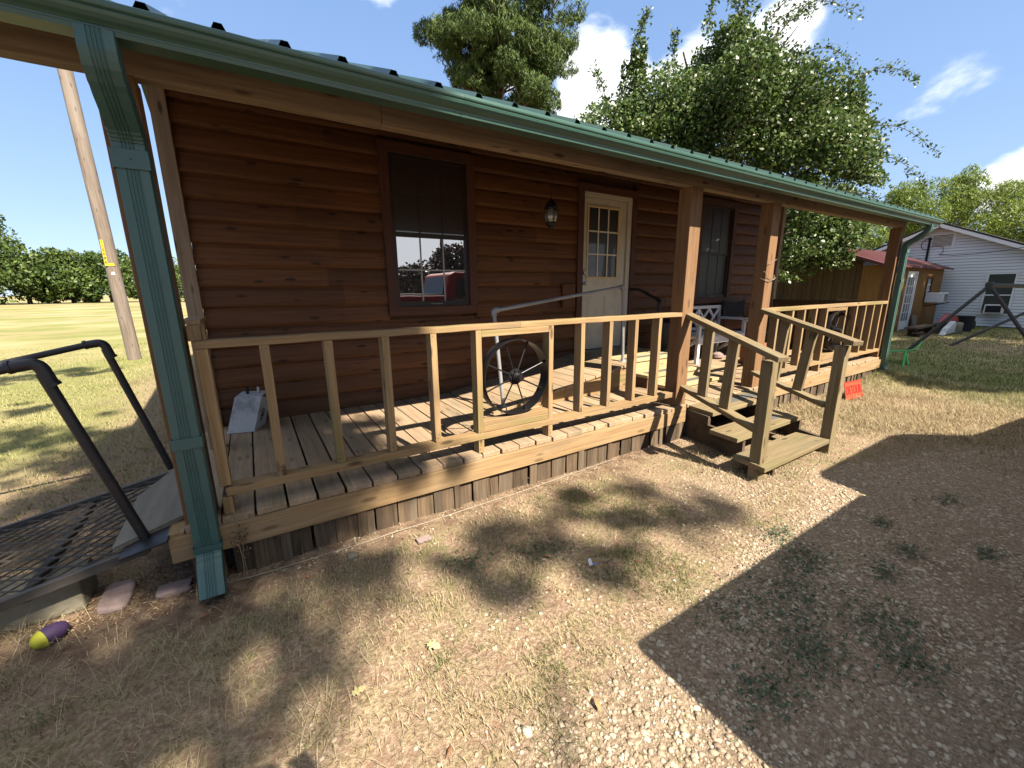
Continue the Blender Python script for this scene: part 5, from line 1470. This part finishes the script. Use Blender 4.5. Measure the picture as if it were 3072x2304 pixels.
def blob_pts(blobs, n, seed, shell=.55, hole=.0, hs=1.2):
    """points in ellipsoids (x,y,z,rx,ry,rz,weight), with clumps and gaps"""
    B = np.array([tuple(b) + (1,) * (7 - len(b)) for b in blobs], float)
    vol = B[:, 3] * B[:, 4] * B[:, 5] * B[:, 6]
    vol = vol ** .8; k = rng.choice(len(B), n, p=vol / vol.sum())
    v = rng.normal(size=(n, 3)); v /= np.linalg.norm(v, axis=1)[:, None]
    r = rng.random(n) ** (1 / 3.0); r = np.where(rng.random(n) < shell, .72 + .33 * rng.random(n), r)
    # lumpy surface
    r = r * (1 + .30 * (fbm(v[:, 0] * 2.2 + k, v[:, 2] * 2.2 + v[:, 1] * 1.7, seed) - .5) * 2)
    P = B[k, :3] + v * r[:, None] * B[k, 3:6]
    if hole:
        q = fbm(P[:, 0] * hs + P[:, 1] * hs * .6, P[:, 2] * hs - P[:, 1] * hs * .5, seed + 9, 3)
        P = P[q > hole]
    return P


def clump(blobs, seed, k=7, f=.42, shrink=.80, up=.25):
    r_ = random.Random(seed); o = []
    for b in blobs:
        w_ = b[6] if len(b) > 6 else 1
        o.append((b[0], b[1], b[2], b[3] * shrink, b[4] * shrink, b[5] * shrink, w_ * .8))
        for j in range(k):
            v = Vector((r_.gauss(0, 1), r_.gauss(0, 1), r_.gauss(up, 1))).normalized(); q = f * r_.uniform(.6, 1.15)
            o.append((b[0] + v.x * b[3] * .82, b[1] + v.y * b[4] * .82, b[2] + v.z * b[5] * .82, b[3] * q, b[4] * q, b[5] * q * r_.uniform(.8, 1.3), w_ * 1.1))
    return o


def trunk(parent, base, top, r0, r1, seed, limbs=(), mat=BARK, bow=.15, name='trunk'):
    r_ = random.Random(seed); mb = MB()
    def limb(a, c, ra, rb, k=9, bw=bow):
        a = Vector(a); c = Vector(c); L = (c - a).length; pts = []; rr = []
        ox, oy = r_.uniform(-1, 1), r_.uniform(-1, 1)
        for i in range(k + 1):
            t_ = i / k; s_ = math.sin(PI * t_) * bw * L * .3
            pts.append(a.lerp(c, t_) + Vector((ox * s_ + r_.uniform(-.01, .01) * L, oy * s_ + r_.uniform(-.01, .01) * L, 0))); rr.append(ra + (rb - ra) * t_ ** .8)
        mb.tube(pts, 1, 10, rr); return pts
    main = limb(base, top, r0, r1, 14)
    for L in limbs:
        i = min(len(main) - 2, int(L[0] * 14)); a = main[i]; p = limb(a, L[1], L[2], L[2] * .3, 8, .35)
        for j in range(4):
            q = p[3 + j]; e_ = q + Vector((r_.uniform(-1, 1), r_.uniform(-1, 1), r_.uniform(.1, 1))) * (Vector(L[1]) - a).length * .4
            limb(q, e_, L[2] * .4, L[2] * .1, 4, .2)
    return mb.build(name, mat, parent, smooth=True)


LEAFV = foliage('vine_leaf', [(.045, .085, .02), (.08, .15, .032), (.13, .22, .045), (.21, .30, .07), (.30, .32, .15)], .42, .30, .35)
NEEDLE = foliage('pine_needle', [(.06, .10, .025), (.10, .165, .04), (.17, .25, .055), (.25, .32, .08)], .55, .25, .3)
LEAFB = foliage('bright_leaf', [(.15, .23, .03), (.24, .35, .05), (.34, .44, .08), (.42, .48, .12)], .5, .35, .3)
LEAFD = foliage('dark_leaf', [(.045, .08, .018), (.075, .13, .026), (.12, .19, .038), (.18, .25, .05)], .5, .3, .3)
LEAFG = foliage('left_leaf', [(.07, .12, .03), (.11, .18, .04), (.17, .25, .055), (.24, .31, .08)], .5, .3, .3)
LEAFP = foliage('purple_leaf', [(.04, .02, .022), (.08, .03, .035), (.10, .06, .04), (.07, .09, .035)], .5, .2, .3)

# big vine-clad tree right behind the cabin
vt = empty('leafy_tree', 'big leafy tree with arching shoots rising behind the right end of the cabin roof', 'tree', (14.0, 6.0, 0))
trunk(vt, (14.2, 6.2, -.1), (14.0, 6.0, 7.0), .28, .12, 3, [(.35, (11.5, 7.5, 6.5), .12), (.45, (16.5, 4.6, 6.5), .12), (.6, (14.6, 5.2, 9), .1), (.5, (12.6, 7.0, 8.6), .09), (.3, (15.2, 4.4, 3.8), .08)])
vb = [(13.9, 6.0, 6.2, 2.7, 2.4, 2.0), (15.6, 4.9, 5.6, 2.2, 2.0, 1.9), (12.2, 7.2, 6.3, 2.0, 2.0, 1.7), (10.9, 8.2, 6.0, 1.5, 1.5, 1.3), (16.6, 4.2, 5.0, 1.5, 1.4, 1.6),
      (14.0, 6.0, 8.0, 1.5, 1.3, 1.3), (15.1, 5.4, 7.9, 1.1, 1.1, 1.0), (15.3, 4.2, 3.2, 1.8, 1.4, 1.5), (14.4, 4.9, 2.6, 1.2, 1.0, 1.0), (13.6, 5.2, 3.2, 1.0, 1.0, 1.0), (16.0, 4.5, 3.2, 1.2, 1.0, .8), (17.0, 3.9, 3.7, .9, .9, .9),
      (12.9, 6.5, 7.6, .55, .55, 1.2), (12.95, 6.5, 8.7, .3, .3, .9), (11.3, 7.8, 7.4, .5, .5, 1.1), (11.35, 7.7, 8.4, .26, .26, .7), (14.4, 5.6, 9.1, .6, .6, .6), (16.9, 4.1, 7.0, .5, .5, .9), (16.7, 4.2, 6.3, .9, .9, .8), (10.2, 8.9, 5.8, .9, .9, .9)]
P = blob_pts(clump(vb, 5, 8, .38, .95, .1), 200000, 5, .75, .42, .75)
leafmesh('crown', P, (.08, .14), LEAFV, vt, .62, droop=(.75, -.55), rndv=None)
# arching shoots with small leaves
sp = []; mb = MB(); rs = random.Random(4)
shoots = [((14.4, 5.6, 9.2), (16.2, 4.6, 10.2)), ((14.6, 5.5, 9.2), (16.9, 4.2, 9.5)), ((15.3, 5.2, 8.3), (17.2, 4.2, 8.3)), ((16.9, 4.1, 7.7), (18.6, 3.0, 7.7)), ((17.0, 4.0, 6.2), (19.3, 2.4, 5.6)), ((17.2, 3.8, 5.4), (19.2, 2.5, 4.7)), ((12.95, 6.5, 9.2), (13.2, 6.3, 10.3)), ((13.2, 6.3, 7.9), (14.2, 5.7, 9.6)),
          ((11.3, 7.7, 8.8), (11.5, 7.5, 9.6)), ((10.8, 8.3, 7.0), (10.3, 8.5, 8.2)), ((16.6, 4.3, 7.2), (15.6, 4.9, 7.0)), ((14.8, 5.4, 8.9), (15.7, 4.9, 9.6)), ((13.6, 6.0, 9.0), (13.9, 5.8, 9.9)), ((17.2, 3.7, 4.4), (18.2, 3.1, 3.9)), ((14.0, 6.0, 9), (13.4, 6.2, 10.0)), ((12.2, 7.0, 7.9), (12.1, 7.0, 9.0)), ((16.0, 4.8, 7.6), (17.4, 4.0, 7.9))]
for (a, c) in shoots:
    a = Vector(a); c = Vector(c); pts_ = [a.lerp(c, i / 12) + Vector((0, 0, .22 * (c - a).length * math.sin(PI * i / 12) * .8)) for i in range(13)]
    mb.tube(pts_, .01, 5, [.016 - .012 * i / 12 for i in range(13)])
    for p in pts_:
        for q in range(16): sp.append(tuple(p + Vector((rs.gauss(0, .07), rs.gauss(0, .07), rs.gauss(0, .10)))))
mb.build('shoots', BARK, vt)
leafmesh('shoot_leaves', np.array(sp), (.08, .15), LEAFV, vt, .42, droop=(.8, -.5))

# pine behind the cabin
pn = empty('pine_tree', 'tall pine tree with a spreading crown behind the middle of the cabin roof', 'pine', (17.2, 25.0, 0))
limbs = []; pb_ = []
r3 = random.Random(11)
for i in range(54):
    t_ = .48 + .52 * i / 54; a = i * 2.4; h = 26 * t_; ln_ = (5.4 - 2.6 * abs(t_ - .70) / .32) * r3.uniform(.6, 1.05)
    e_ = (17.2 + ln_ * math.cos(a), 25 + ln_ * math.sin(a), h + r3.uniform(.2, 1.6))
    limbs.append((t_, e_, .10 * (1.35 - t_)))
    for j in range(4):
        f_ = .45 + .55 * j / 3
        pb_.append((17.2 + ln_ * f_ * math.cos(a) + r3.gauss(0, .4), 25 + ln_ * f_ * math.sin(a) + r3.gauss(0, .4), h + (e_[2] - h) * f_ + r3.gauss(.1, .25), r3.uniform(.7, 1.2), r3.uniform(.7, 1.2), r3.uniform(.5, .8)))
trunk(pn, (17.2, 25.0, -.1), (17.5, 24.8, 26), .38, .10, 8, limbs, bow=.06)
P = blob_pts(pb_, 52000, 31, .6, .42, .7); n = len(P)
# needle tufts: six thin needles from each point
rep = 6; P6 = np.repeat(P, rep, 0); rv = np.repeat(np.clip(rng.random(n) * .7 + .3 * rng.random(n), 0, 1), rep)
leafmesh('crown', P6 + rng.normal(0, .06, P6.shape), (.24, .40), NEEDLE, pn, .13, droop=(.6, .75), rndv=rv)

# feathery tree behind the white house
def simple_tree(name, label, base, top, r0_, blobs, n, size, mat, seed, hole=.42, hs=.6, asp=.5, droop=None, group=None, limbs=None):
    e_ = empty(name, label, 'tree', base, group)
    L = limbs if limbs is not None else [(.4 + .1 * i, (b[0], b[1], b[2]), r0_ * .4) for i, b in enumerate(blobs[:5])]
    trunk(e_, (base[0], base[1], base[2] - .2), top, r0_, r0_ * .35, seed, L)
    P = blob_pts(clump(blobs, seed, 7, .45, .95), n, seed, .7, hole - .03, hs)
    leafmesh('crown', P, size, mat, e_, asp, droop=droop)
    return e_

simple_tree('feathery_tree', 'light green feathery tree with wispy upright shoots behind the white house', (41, 9.3, 0), (41, 9.3, 6.5), .3,
            [(41.5, 10.5, 5.6, 2.6, 2.4, 1.9), (43.0, 8.2, 6.8, 2.8, 2.6, 2.0), (44.0, 5.5, 6.2, 2.6, 2.8, 1.9), (44.4, 3.4, 5.2, 2.4, 2.6, 1.7), (42.6, 9.5, 7.3, 1.2, 1.2, 1.3), (43.8, 6.6, 8.0, 1.1, 1.1, 1.3), (44.5, 1.2, 4.9, 2.2, 2.6, 1.6)], 60000, (.18, .38), LEAFB, 41, .36, .5, .16, (.75, .65))
simple_tree('broad_tree', 'dark broad tree between the big leafy tree and the feathery tree', (33, 13, 0), (33, 13, 5), .25,
            [(32, 14, 4.6, 3.2, 3, 2.2), (34.5, 11.5, 4.4, 2.4, 2.4, 1.8), (29.5, 15.5, 4.4, 2.6, 2.6, 2.1), (31, 12.5, 5.4, 2.0, 2.0, 1.4)], 15000, (.12, .24), LEAFD, 43, .40, .6, .45)

# line of trees beyond the left field
grp = 'trees beyond the field'
LT_ = [('tall rounded tree at the left edge beyond the field', (-38, 99, 0), [(-38.5, 99, 12.0, 6, 6, 5), (-45, 99, 12, 6, 6, 7), (-34.5, 97, 9.5, 5.5, 5, 4.6), (-31.5, 96, 6, 4, 4, 4), (-40, 98, 4, 7, 5, 4), (-35, 97, 2.6, 6, 4, 3)]),
       ('medium tree with a pale top to the right of the tallest field tree', (-31, 101, 0), [(-28.5, 101, 5.2, 4.5, 4, 3.2), (-29, 99, 3.4, 4, 4, 3), (-27.5, 100, 3.2, 4, 4, 2.8)]),
       ('low spreading tree in the middle of the field edge', (-26, 102, 0), [(-26, 102, 5.6, 4.2, 4, 3.2), (-24.5, 101, 3.4, 4, 4, 3.0), (-27.5, 100, 2.8, 4, 3, 2.4)]),
       ('round tree just left of the utility pole beyond the field', (-21, 103, 0), [(-21.5, 103, 6.0, 3.8, 4, 3.0), (-20, 102, 3.8, 3.8, 4, 3.1), (-22.5, 101, 2.6, 4, 3, 2.2)]),
       ('small tree just right of the utility pole beyond the field', (-16.5, 100, 0), [(-16.5, 100, 4.6, 2.8, 3, 3.2), (-16, 100, 2.4, 3.2, 3, 2.2)])]
for i, (lab, base, bl_) in enumerate(LT_):
    simple_tree('field_tree', lab, base, (base[0], base[1], 6), .35, bl_, 9500 if i else 16000, (.40, .75), LEAFG if i % 2 == 0 else LEAFD, 60 + i, .37, .33, .5, None, grp)
e_ = simple_tree('conifer', 'dark cone shaped conifer beyond the field seen beside the downspout', (-11.5, 96, 0), (-11.5, 96, 9.5), .25,
            [(-11.5, 96, 1.6, 3.2, 3, 1.8), (-11.5, 96, 3.6, 2.7, 2.6, 1.8), (-11.5, 96, 5.6, 2.0, 2.0, 1.7), (-11.5, 96, 7.6, 1.3, 1.3, 1.5), (-11.5, 96, 9.2, .6, .6, 1.0)], 7000, (.3, .55), LEAFD, 71, .36, .5, .3)
for i, (x, y, lab) in enumerate(((-5.5, 92, 'bushy tree beyond the field hidden mostly by the downspout'), (1, 90, 'bushy tree beyond the field seen past the corner of the cabin'), (-50, 92, 'tree beyond the field outside the left edge of the photo'))):
    simple_tree('field_tree', lab, (x, y, 0), (x, y, 5), .3, [(x, y, 4.5, 4, 3, 3), (x - 2, y, 3, 3.5, 3, 2.6), (x + 2, y, 2.6, 3.5, 3, 2.4)], 6000, (.4, .7), LEAFG, 80 + i, .37, .33, .5, None, grp)

# ---------------------------------------------------------------- behind and beside the camera: what throws the shadows and fills the window reflection
SH = Vector((.155, -.92, 1.0))
def at_shadow(x, y, h): return (x + SH.x * h, y + SH.y * h, h)
oak = empty('oak_tree', 'sparse oak behind the photographer that throws the dappled shade on the left', 'tree', (-1.2, -11.5, 0))
r4 = random.Random(23); ob = []
tg = [(-3.0, 9.3, .5), (-3.6, 8.7, .5), (-2.6, 8.8, .35), (-4.6, 8.2, .6), (-2.1, 4.1, .45), (-1.8, 3.5, .35), (-3.0, 4.3, .5), (-2.4, 5.5, .25), (-1.5, 2.6, .38), (-2.2, 2.3, .45), (-1.2, 1.7, .5), (-3.2, 2.6, .5), (-.9, .9, .45), (-1.6, 1.0, .45),
      (-.6, .35, .38), (-.25, .9, .42), (.25, .55, .38), (.1, 1.2, .45), (.65, 1.0, .35), (.55, 1.6, .3), (-.2, .15, .22), (.35, .0, .16), (.95, .55, .18), (1.0, 1.5, .2), (-.2, -.55, .20), (-.55, -.65, .24), (-.75, -.25, .28), (.26, -.62, .13), (.12, -.45, .12),
      (.75, -.35, .20), (1.10, -.62, .17), (1.38, -.45, .18), (1.66, -.72, .20), (1.9, -.5, .17), (1.68, -1.08, .15), (1.95, -.98, .16), (2.3, -.85, .19), (2.55, -.55, .17), (2.6, -1.05, .18), (2.9, -.95, .15), (2.2, -.35, .12), (-.3, -.9, .14), (.0, -.2, .2), (.4, -.25, .14), (1.15, -.95, .10), (-.4, -.8, .28), (-.15, -.8, .16), (-.6, -.45, .3), (-.1, -.62, .14), (-.3, -.35, .25), (-.45, -1.05, .2), (.1, -.95, .12), (.32, -.85, .09), (-1.0, -1.0, .4), (-1.5, -.5, .5), (-.5, -1.0, .12), (.2, .25, .3)]
for (x, y, r_) in tg:
    h = r4.uniform(8.5, 12.5)
    nb = int((7 + 60 * r_) * ((.66 if x < .3 else .6) if y < .05 else .8))
    for j in range(nb):
        rr = r4.uniform(.045, .10) * (1 + r_)
        p = at_shadow(x + r4.gauss(0, r_ * .62), y + r4.gauss(0, r_ * .62), h + r4.uniform(-.8, .8)); ob.append((p[0], p[1], p[2], rr * 1.2, rr * 1.2, rr * .8, .35))
# shade on the eave and the left end of the beam
for (x, y, z, r_) in ((.35, 0, .35, .3), (.1, 0, .9, .35), (.5, 0, 1.1, .3), (.75, 0, .6, .22), (.15, 0, 1.5, .4), (.45, 0, 1.9, .4), (-.2, 0, 2.1, .4), (1.05, 0, 1.2, .14), (1.0, 0, .4, .16), (1.35, 0, .3, .10), (-.2, -.2, .5, .2), (-.3, -.3, 2.5, .5), (.4, -.3, 2.5, .38), (.95, -.3, 2.5, .22), (-.1, -.1, 1.8, .35), (-.1, -.1, 1.1, .35), (-.1, -.1, .75, .25), (1.2, -.3, 2.5, .1), (.5, .1, 1.4, .25), (.9, .05, 1.3, .15), (.3, 1.0, .7, .3), (-.4, .3, 3.0, .4), (.3, 0, 3.2, .3)):
    h = r4.uniform(7.5, 10)
    for j in range(7):
        p = (x + SH.x * h + r4.gauss(0, r_ * .25), y + SH.y * h + r4.gauss(0, r_ * .3), z + h); ob.append((p[0], p[1], p[2], r_ * .9, r_ * .95, r_ * .7))
trunk(oak, (-1.6, -12.0, -.1), (-.6, -9.0, 10), .30, .08, 9, [(.5, (-2.6, -6.0, 9.5), .09), (.55, (1.6, -9.5, 10), .09), (.6, (.6, -7.5, 9.8), .07), (.45, (-2.2, -8.2, 9), .08), (.6, (-.9, -10.6, 10.5), .06), (.5, (2.6, -10.2, 9.5), .07)])
P = blob_pts(ob, 110000, 91, .2, .20, 3.0)
leafmesh('crown', P, (.06, .12), LEAFD, oak, .6)

grp2 = 'trees behind the photographer'
simple_tree('shade_tree', 'tree beside the drive that shades the right lawn', (13.6, -7.2, 0), (13.4, -6.8, 5), .3, [(12.9, -6.4, 6.6, 2.4, 1.6, 1.5), (14.6, -6.2, 6.8, 2.4, 1.6, 1.5), (11.5, -6.6, 6.2, 1.4, 1.2, 1.1), (16.2, -6.0, 6.8, 1.6, 1.4, 1.2)], 26000, (.14, .24), LEAFD, 101, .22, .7, .6, None, grp2)
simple_tree('shade_tree', 'farther tree beside the drive shading the shed and the white house', (21.6, -6.5, 0), (21.5, -6.2, 5), .3, [(19.6, -5.5, 7.4, 2.2, 1.8, 1.5), (22, -5.2, 7.6, 2.4, 2.0, 1.7), (24, -4.2, 7.2, 2.2, 2.2, 1.7), (21, -3.2, 7.4, 1.8, 1.4, 1.2), (18.6, -4.0, 6.9, 1.0, .9, .8)], 20000, (.14, .24), LEAFD, 103, .38, .9, .6, None, grp2)
simple_tree('plum_tree', 'purple leaved plum tree behind the photographer seen mirrored in the cabin window', (8.6, -13.5, 0), (8.6, -13.5, 4), .2, [(8.6, -13.5, 2.0, 1.5, 1.3, 1.2), (9.9, -13.2, 2.4, 1.7, 1.4, 1.5), (7.2, -14.0, 1.6, 1.0, 1.0, .9), (9.2, -13.6, 3.3, .6, .6, .5), (11.2, -13.4, 2.6, 1.5, 1.3, 1.4)], 16000, (.10, .2), LEAFP, 105, .40, .9, .6, None, grp2)
simple_tree('reflection_blocker_tree', 'wide dark tree added out of view to darken the second cabin window reflection', (31, -13, 0), (31, -13, 6), .3, [(29, -12, 3, 3, 3, 3), (33, -14, 4, 4, 3.5, 4), (38, -16, 4, 4, 4, 4.2), (31, -13, 6.5, 3, 3, 2.6), (26, -11, 2.4, 2.4, 2, 2.4)], 26000, (.2, .36), LEAFD, 107, .30, .6, .6, None, grp2)  # unseen tree added to block bright sky from the second window's reflection
for i, (x, lab) in enumerate(((-6, 'green bush at the left end of the hedge row behind the photographer'), (2, 'green bush in the middle of the hedge row behind the photographer'), (10, 'green bush behind the plum tree'), (19, 'green bush at the right end of the hedge row behind the photographer'), (28, 'last green bush of the hedge row behind the photographer'))):
    simple_tree('hedge_tree', lab, (x, -42, 0), (x, -42, 3.0), .2, [(x, -42, 2.2, 4.5, 2.5, 2.3), (x + 3, -41, 1.8, 3, 2, 1.9), (x - 3, -42, 2.0, 3, 2, 2.2)], 5000, (.3, .5), LEAFG, 110 + i, .34, .4, .5, None, 'hedge row behind the photographer')

# red pickup parked behind and to the right of the camera
tk = empty('pickup_truck', 'red pickup truck parked on the gravel beside the photographer', 'pickup', (4.9, -3.8, 0))
YN, YF = -2.80, -4.75
mb = MB()
mb.prism([(1.72, .55), (1.72, 1.42), (4.2, 1.42), (4.2, 1.30), (6.65, 1.28), (7.9, 1.12), (8.0, .6), (7.9, .5)], 'y', YF, YN); mb.build('body', REDCAR, tk, bev=.04)
mb = MB(); mb.box(1.8, 4.15, YF + .06, YN - .06, 1.421, 1.45, 'x'); mb.build('bed_cover', RUBBER, tk, bev=.008)
mb = MB(); mb.prism([(4.18, 1.28), (4.32, 1.90), (4.45, 1.95), (6.05, 1.95), (6.25, 1.88), (6.85, 1.26)], 'y', YF + .16, YN - .14); cb_ = mb.build('cab', REDCAR, tk, bev=.05)
mb = MB(); mb.poly([(4.19, YF + .3, 1.44), (4.19, YN - .3, 1.44), (4.285, YN - .36, 1.84), (4.285, YF + .36, 1.84)]); mb.build('rear_window', G_DARK, tk, solid=.01)
mb = MB(); mb.prism([(4.42, 1.38), (4.5, 1.82), (5.3, 1.82), (5.3, 1.38)], 'y', YN - .138, YN - .134); mb.prism([(5.4, 1.38), (5.4, 1.82), (6.1, 1.82), (6.5, 1.38)], 'y', YN - .138, YN - .134); mb.build('side_glass', G_DARK, tk)
for (x, y) in ((2.7, YN - .12), (2.7, YF + .12), (6.95, YN - .12), (6.95, YF + .12)):
    mb = MB(); mb.lathe([(.18, -.115), (.33, -.12), (.38, -.09), (.39, 0), (.38, .09), (.33, .12), (.18, .115)], (x, y, .385), 'y', 28); wl = mb.build('wheel', RUBBER, tk, smooth=True)
    mb = MB(); mb.lathe([(0, -.10), (.12, -.10), (.19, -.118), (.19, .118), (.12, .10), (0, .10)], (x, y, .385), 'y', 20); mb.build('rim', CHROME, wl)
mb = MB(); mb.box(1.55, 1.72, YF + .1, YN - .1, .5, .68, 'y'); mb.box(7.95, 8.1, YF + .1, YN - .1, .48, .7, 'y'); mb.build('bumper', CHROME, tk, bev=.02)
for y in (YN - .25, YF + .25):
    mb = MB(); mb.box(7.93, 7.99, y - .12, y + .12, .82, .98, 'y'); mb.build('headlight', G_LAMP, tk, bev=.01)
for y in (YN - .12, YF + .12):
    mb = MB(); mb.box(1.705, 1.725, y - .07, y + .07, .85, 1.2, 'y'); mb.build('taillight', SIGNRED, tk, bev=.01)

# ---------------------------------------------------------------- the photographer, just behind the camera
pe = empty('person', 'person in grey shirt and blue jeans holding up a phone to take the picture', 'person', (.36, -2.78, 0))


def skinned(name, V, E_, rad, mat, sub=2):
    me = bpy.data.meshes.new(name); me.from_pydata([tuple(v) for v in V], E_, []); me.materials.append(mat)
    o = bpy.data.objects.new(name, me); link(o, pe)
    sk = o.modifiers.new('skin', 'SKIN'); sk.use_smooth_shade = True
    for v, r_ in zip(me.skin_vertices[0].data, rad): v.radius = (r_, r_) if isinstance(r_, float) else r_
    me.skin_vertices[0].data[0].use_root = True
    ss = o.modifiers.new('sub', 'SUBSURF'); ss.levels = sub; ss.render_levels = sub
    return o


bxp, byp = .36, -2.80
bv = [(bxp, byp, .95), (bxp, byp, 1.15), (bxp, byp, 1.36), (bxp, byp + .01, 1.47), (bxp, byp + .05, 1.56), (bxp, byp + .06, 1.65),
      (bxp - .17, byp, 1.38), (bxp - .24, byp + .03, 1.12), (bxp - .14, byp + .17, 1.33), (bxp + .17, byp, 1.38), (bxp + .24, byp + .03, 1.12), (bxp + .10, byp + .17, 1.33),
      (bxp - .09, byp, .88), (bxp - .10, byp + .01, .48), (bxp - .10, byp - .01, .09), (bxp - .11, byp + .14, .04), (bxp + .09, byp, .88), (bxp + .10, byp + .01, .48), (bxp + .10, byp - .01, .09), (bxp + .11, byp + .14, .04)]
be = [(0, 1), (1, 2), (2, 3), (3, 4), (4, 5), (2, 6), (6, 7), (7, 8), (2, 9), (9, 10), (10, 11), (0, 12), (12, 13), (13, 14), (14, 15), (0, 16), (16, 17), (17, 18), (18, 19)]
brd = [(.15, .11), (.14, .10), (.16, .10), .055, (.075, .09), (.078, .095), .055, .042, .028, .055, .042, .028, .085, .058, .042, .035, .085, .058, .042, .035]
skinned('body', bv, be, brd, SKIN)
skinned('shirt', [bv[0], bv[1], bv[2], (bxp, byp + .005, 1.42), bv[6], (bxp - .235, byp + .03, 1.16), bv[9], (bxp + .235, byp + .03, 1.16)], [(0, 1), (1, 2), (2, 3), (2, 4), (4, 5), (2, 6), (6, 7)], [(.165, .125), (.155, .115), (.175, .115), .065, .068, .058, .068, .058], SHIRT)
skinned('jeans', [(bxp, byp, .96)] + bv[12:15] + bv[16:19], [(0, 1), (1, 2), (2, 3), (0, 4), (4, 5), (5, 6)], [(.155, .118), .10, .072, .062, .10, .072, .062], JEAN)
skinned('hair', [(bxp, byp + .03, 1.69), (bxp, byp + .01, 1.62), (bxp, byp + .0, 1.54)], [(0, 1), (1, 2)], [.078, .082, .05], BARK)
for sx_ in (-1, 1):
    hx, hy, hz = (bxp - .14, byp + .17, 1.33) if sx_ < 0 else (bxp + .10, byp + .17, 1.33)
    V_ = [(hx, hy, hz), (hx, hy + .03, hz + .06)]; E2 = [(0, 1)]; R2 = [.026, .032]
    for f_ in range(4):
        k_ = len(V_); a_ = (f_ - 1.5) * .014
        V_ += [(hx + a_, hy + .035, hz + .10), (hx + a_ - sx_ * .012, hy + .05, hz + .125 + .004 * f_), (hx + a_ - sx_ * .025, hy + .05, hz + .14 + .003 * f_)]
        E2 += [(1, k_), (k_, k_ + 1), (k_ + 1, k_ + 2)]; R2 += [.009, .0085, .008]
    k_ = len(V_); V_ += [(hx - sx_ * .03, hy + .02, hz + .08), (hx - sx_ * .045, hy + .01, hz + .11)]; E2 += [(1, k_), (k_, k_ + 1)]; R2 += [.011, .009]
    skinned('hand', V_, E2, R2, SKIN, 1)
mb = MB(); mb.box(.235, .315, -2.575, -2.566, 1.455, 1.50, 'x'); tag(mb.build('phone', RUBBER, bev=.003), 'black phone held up by the photographer', 'phone')
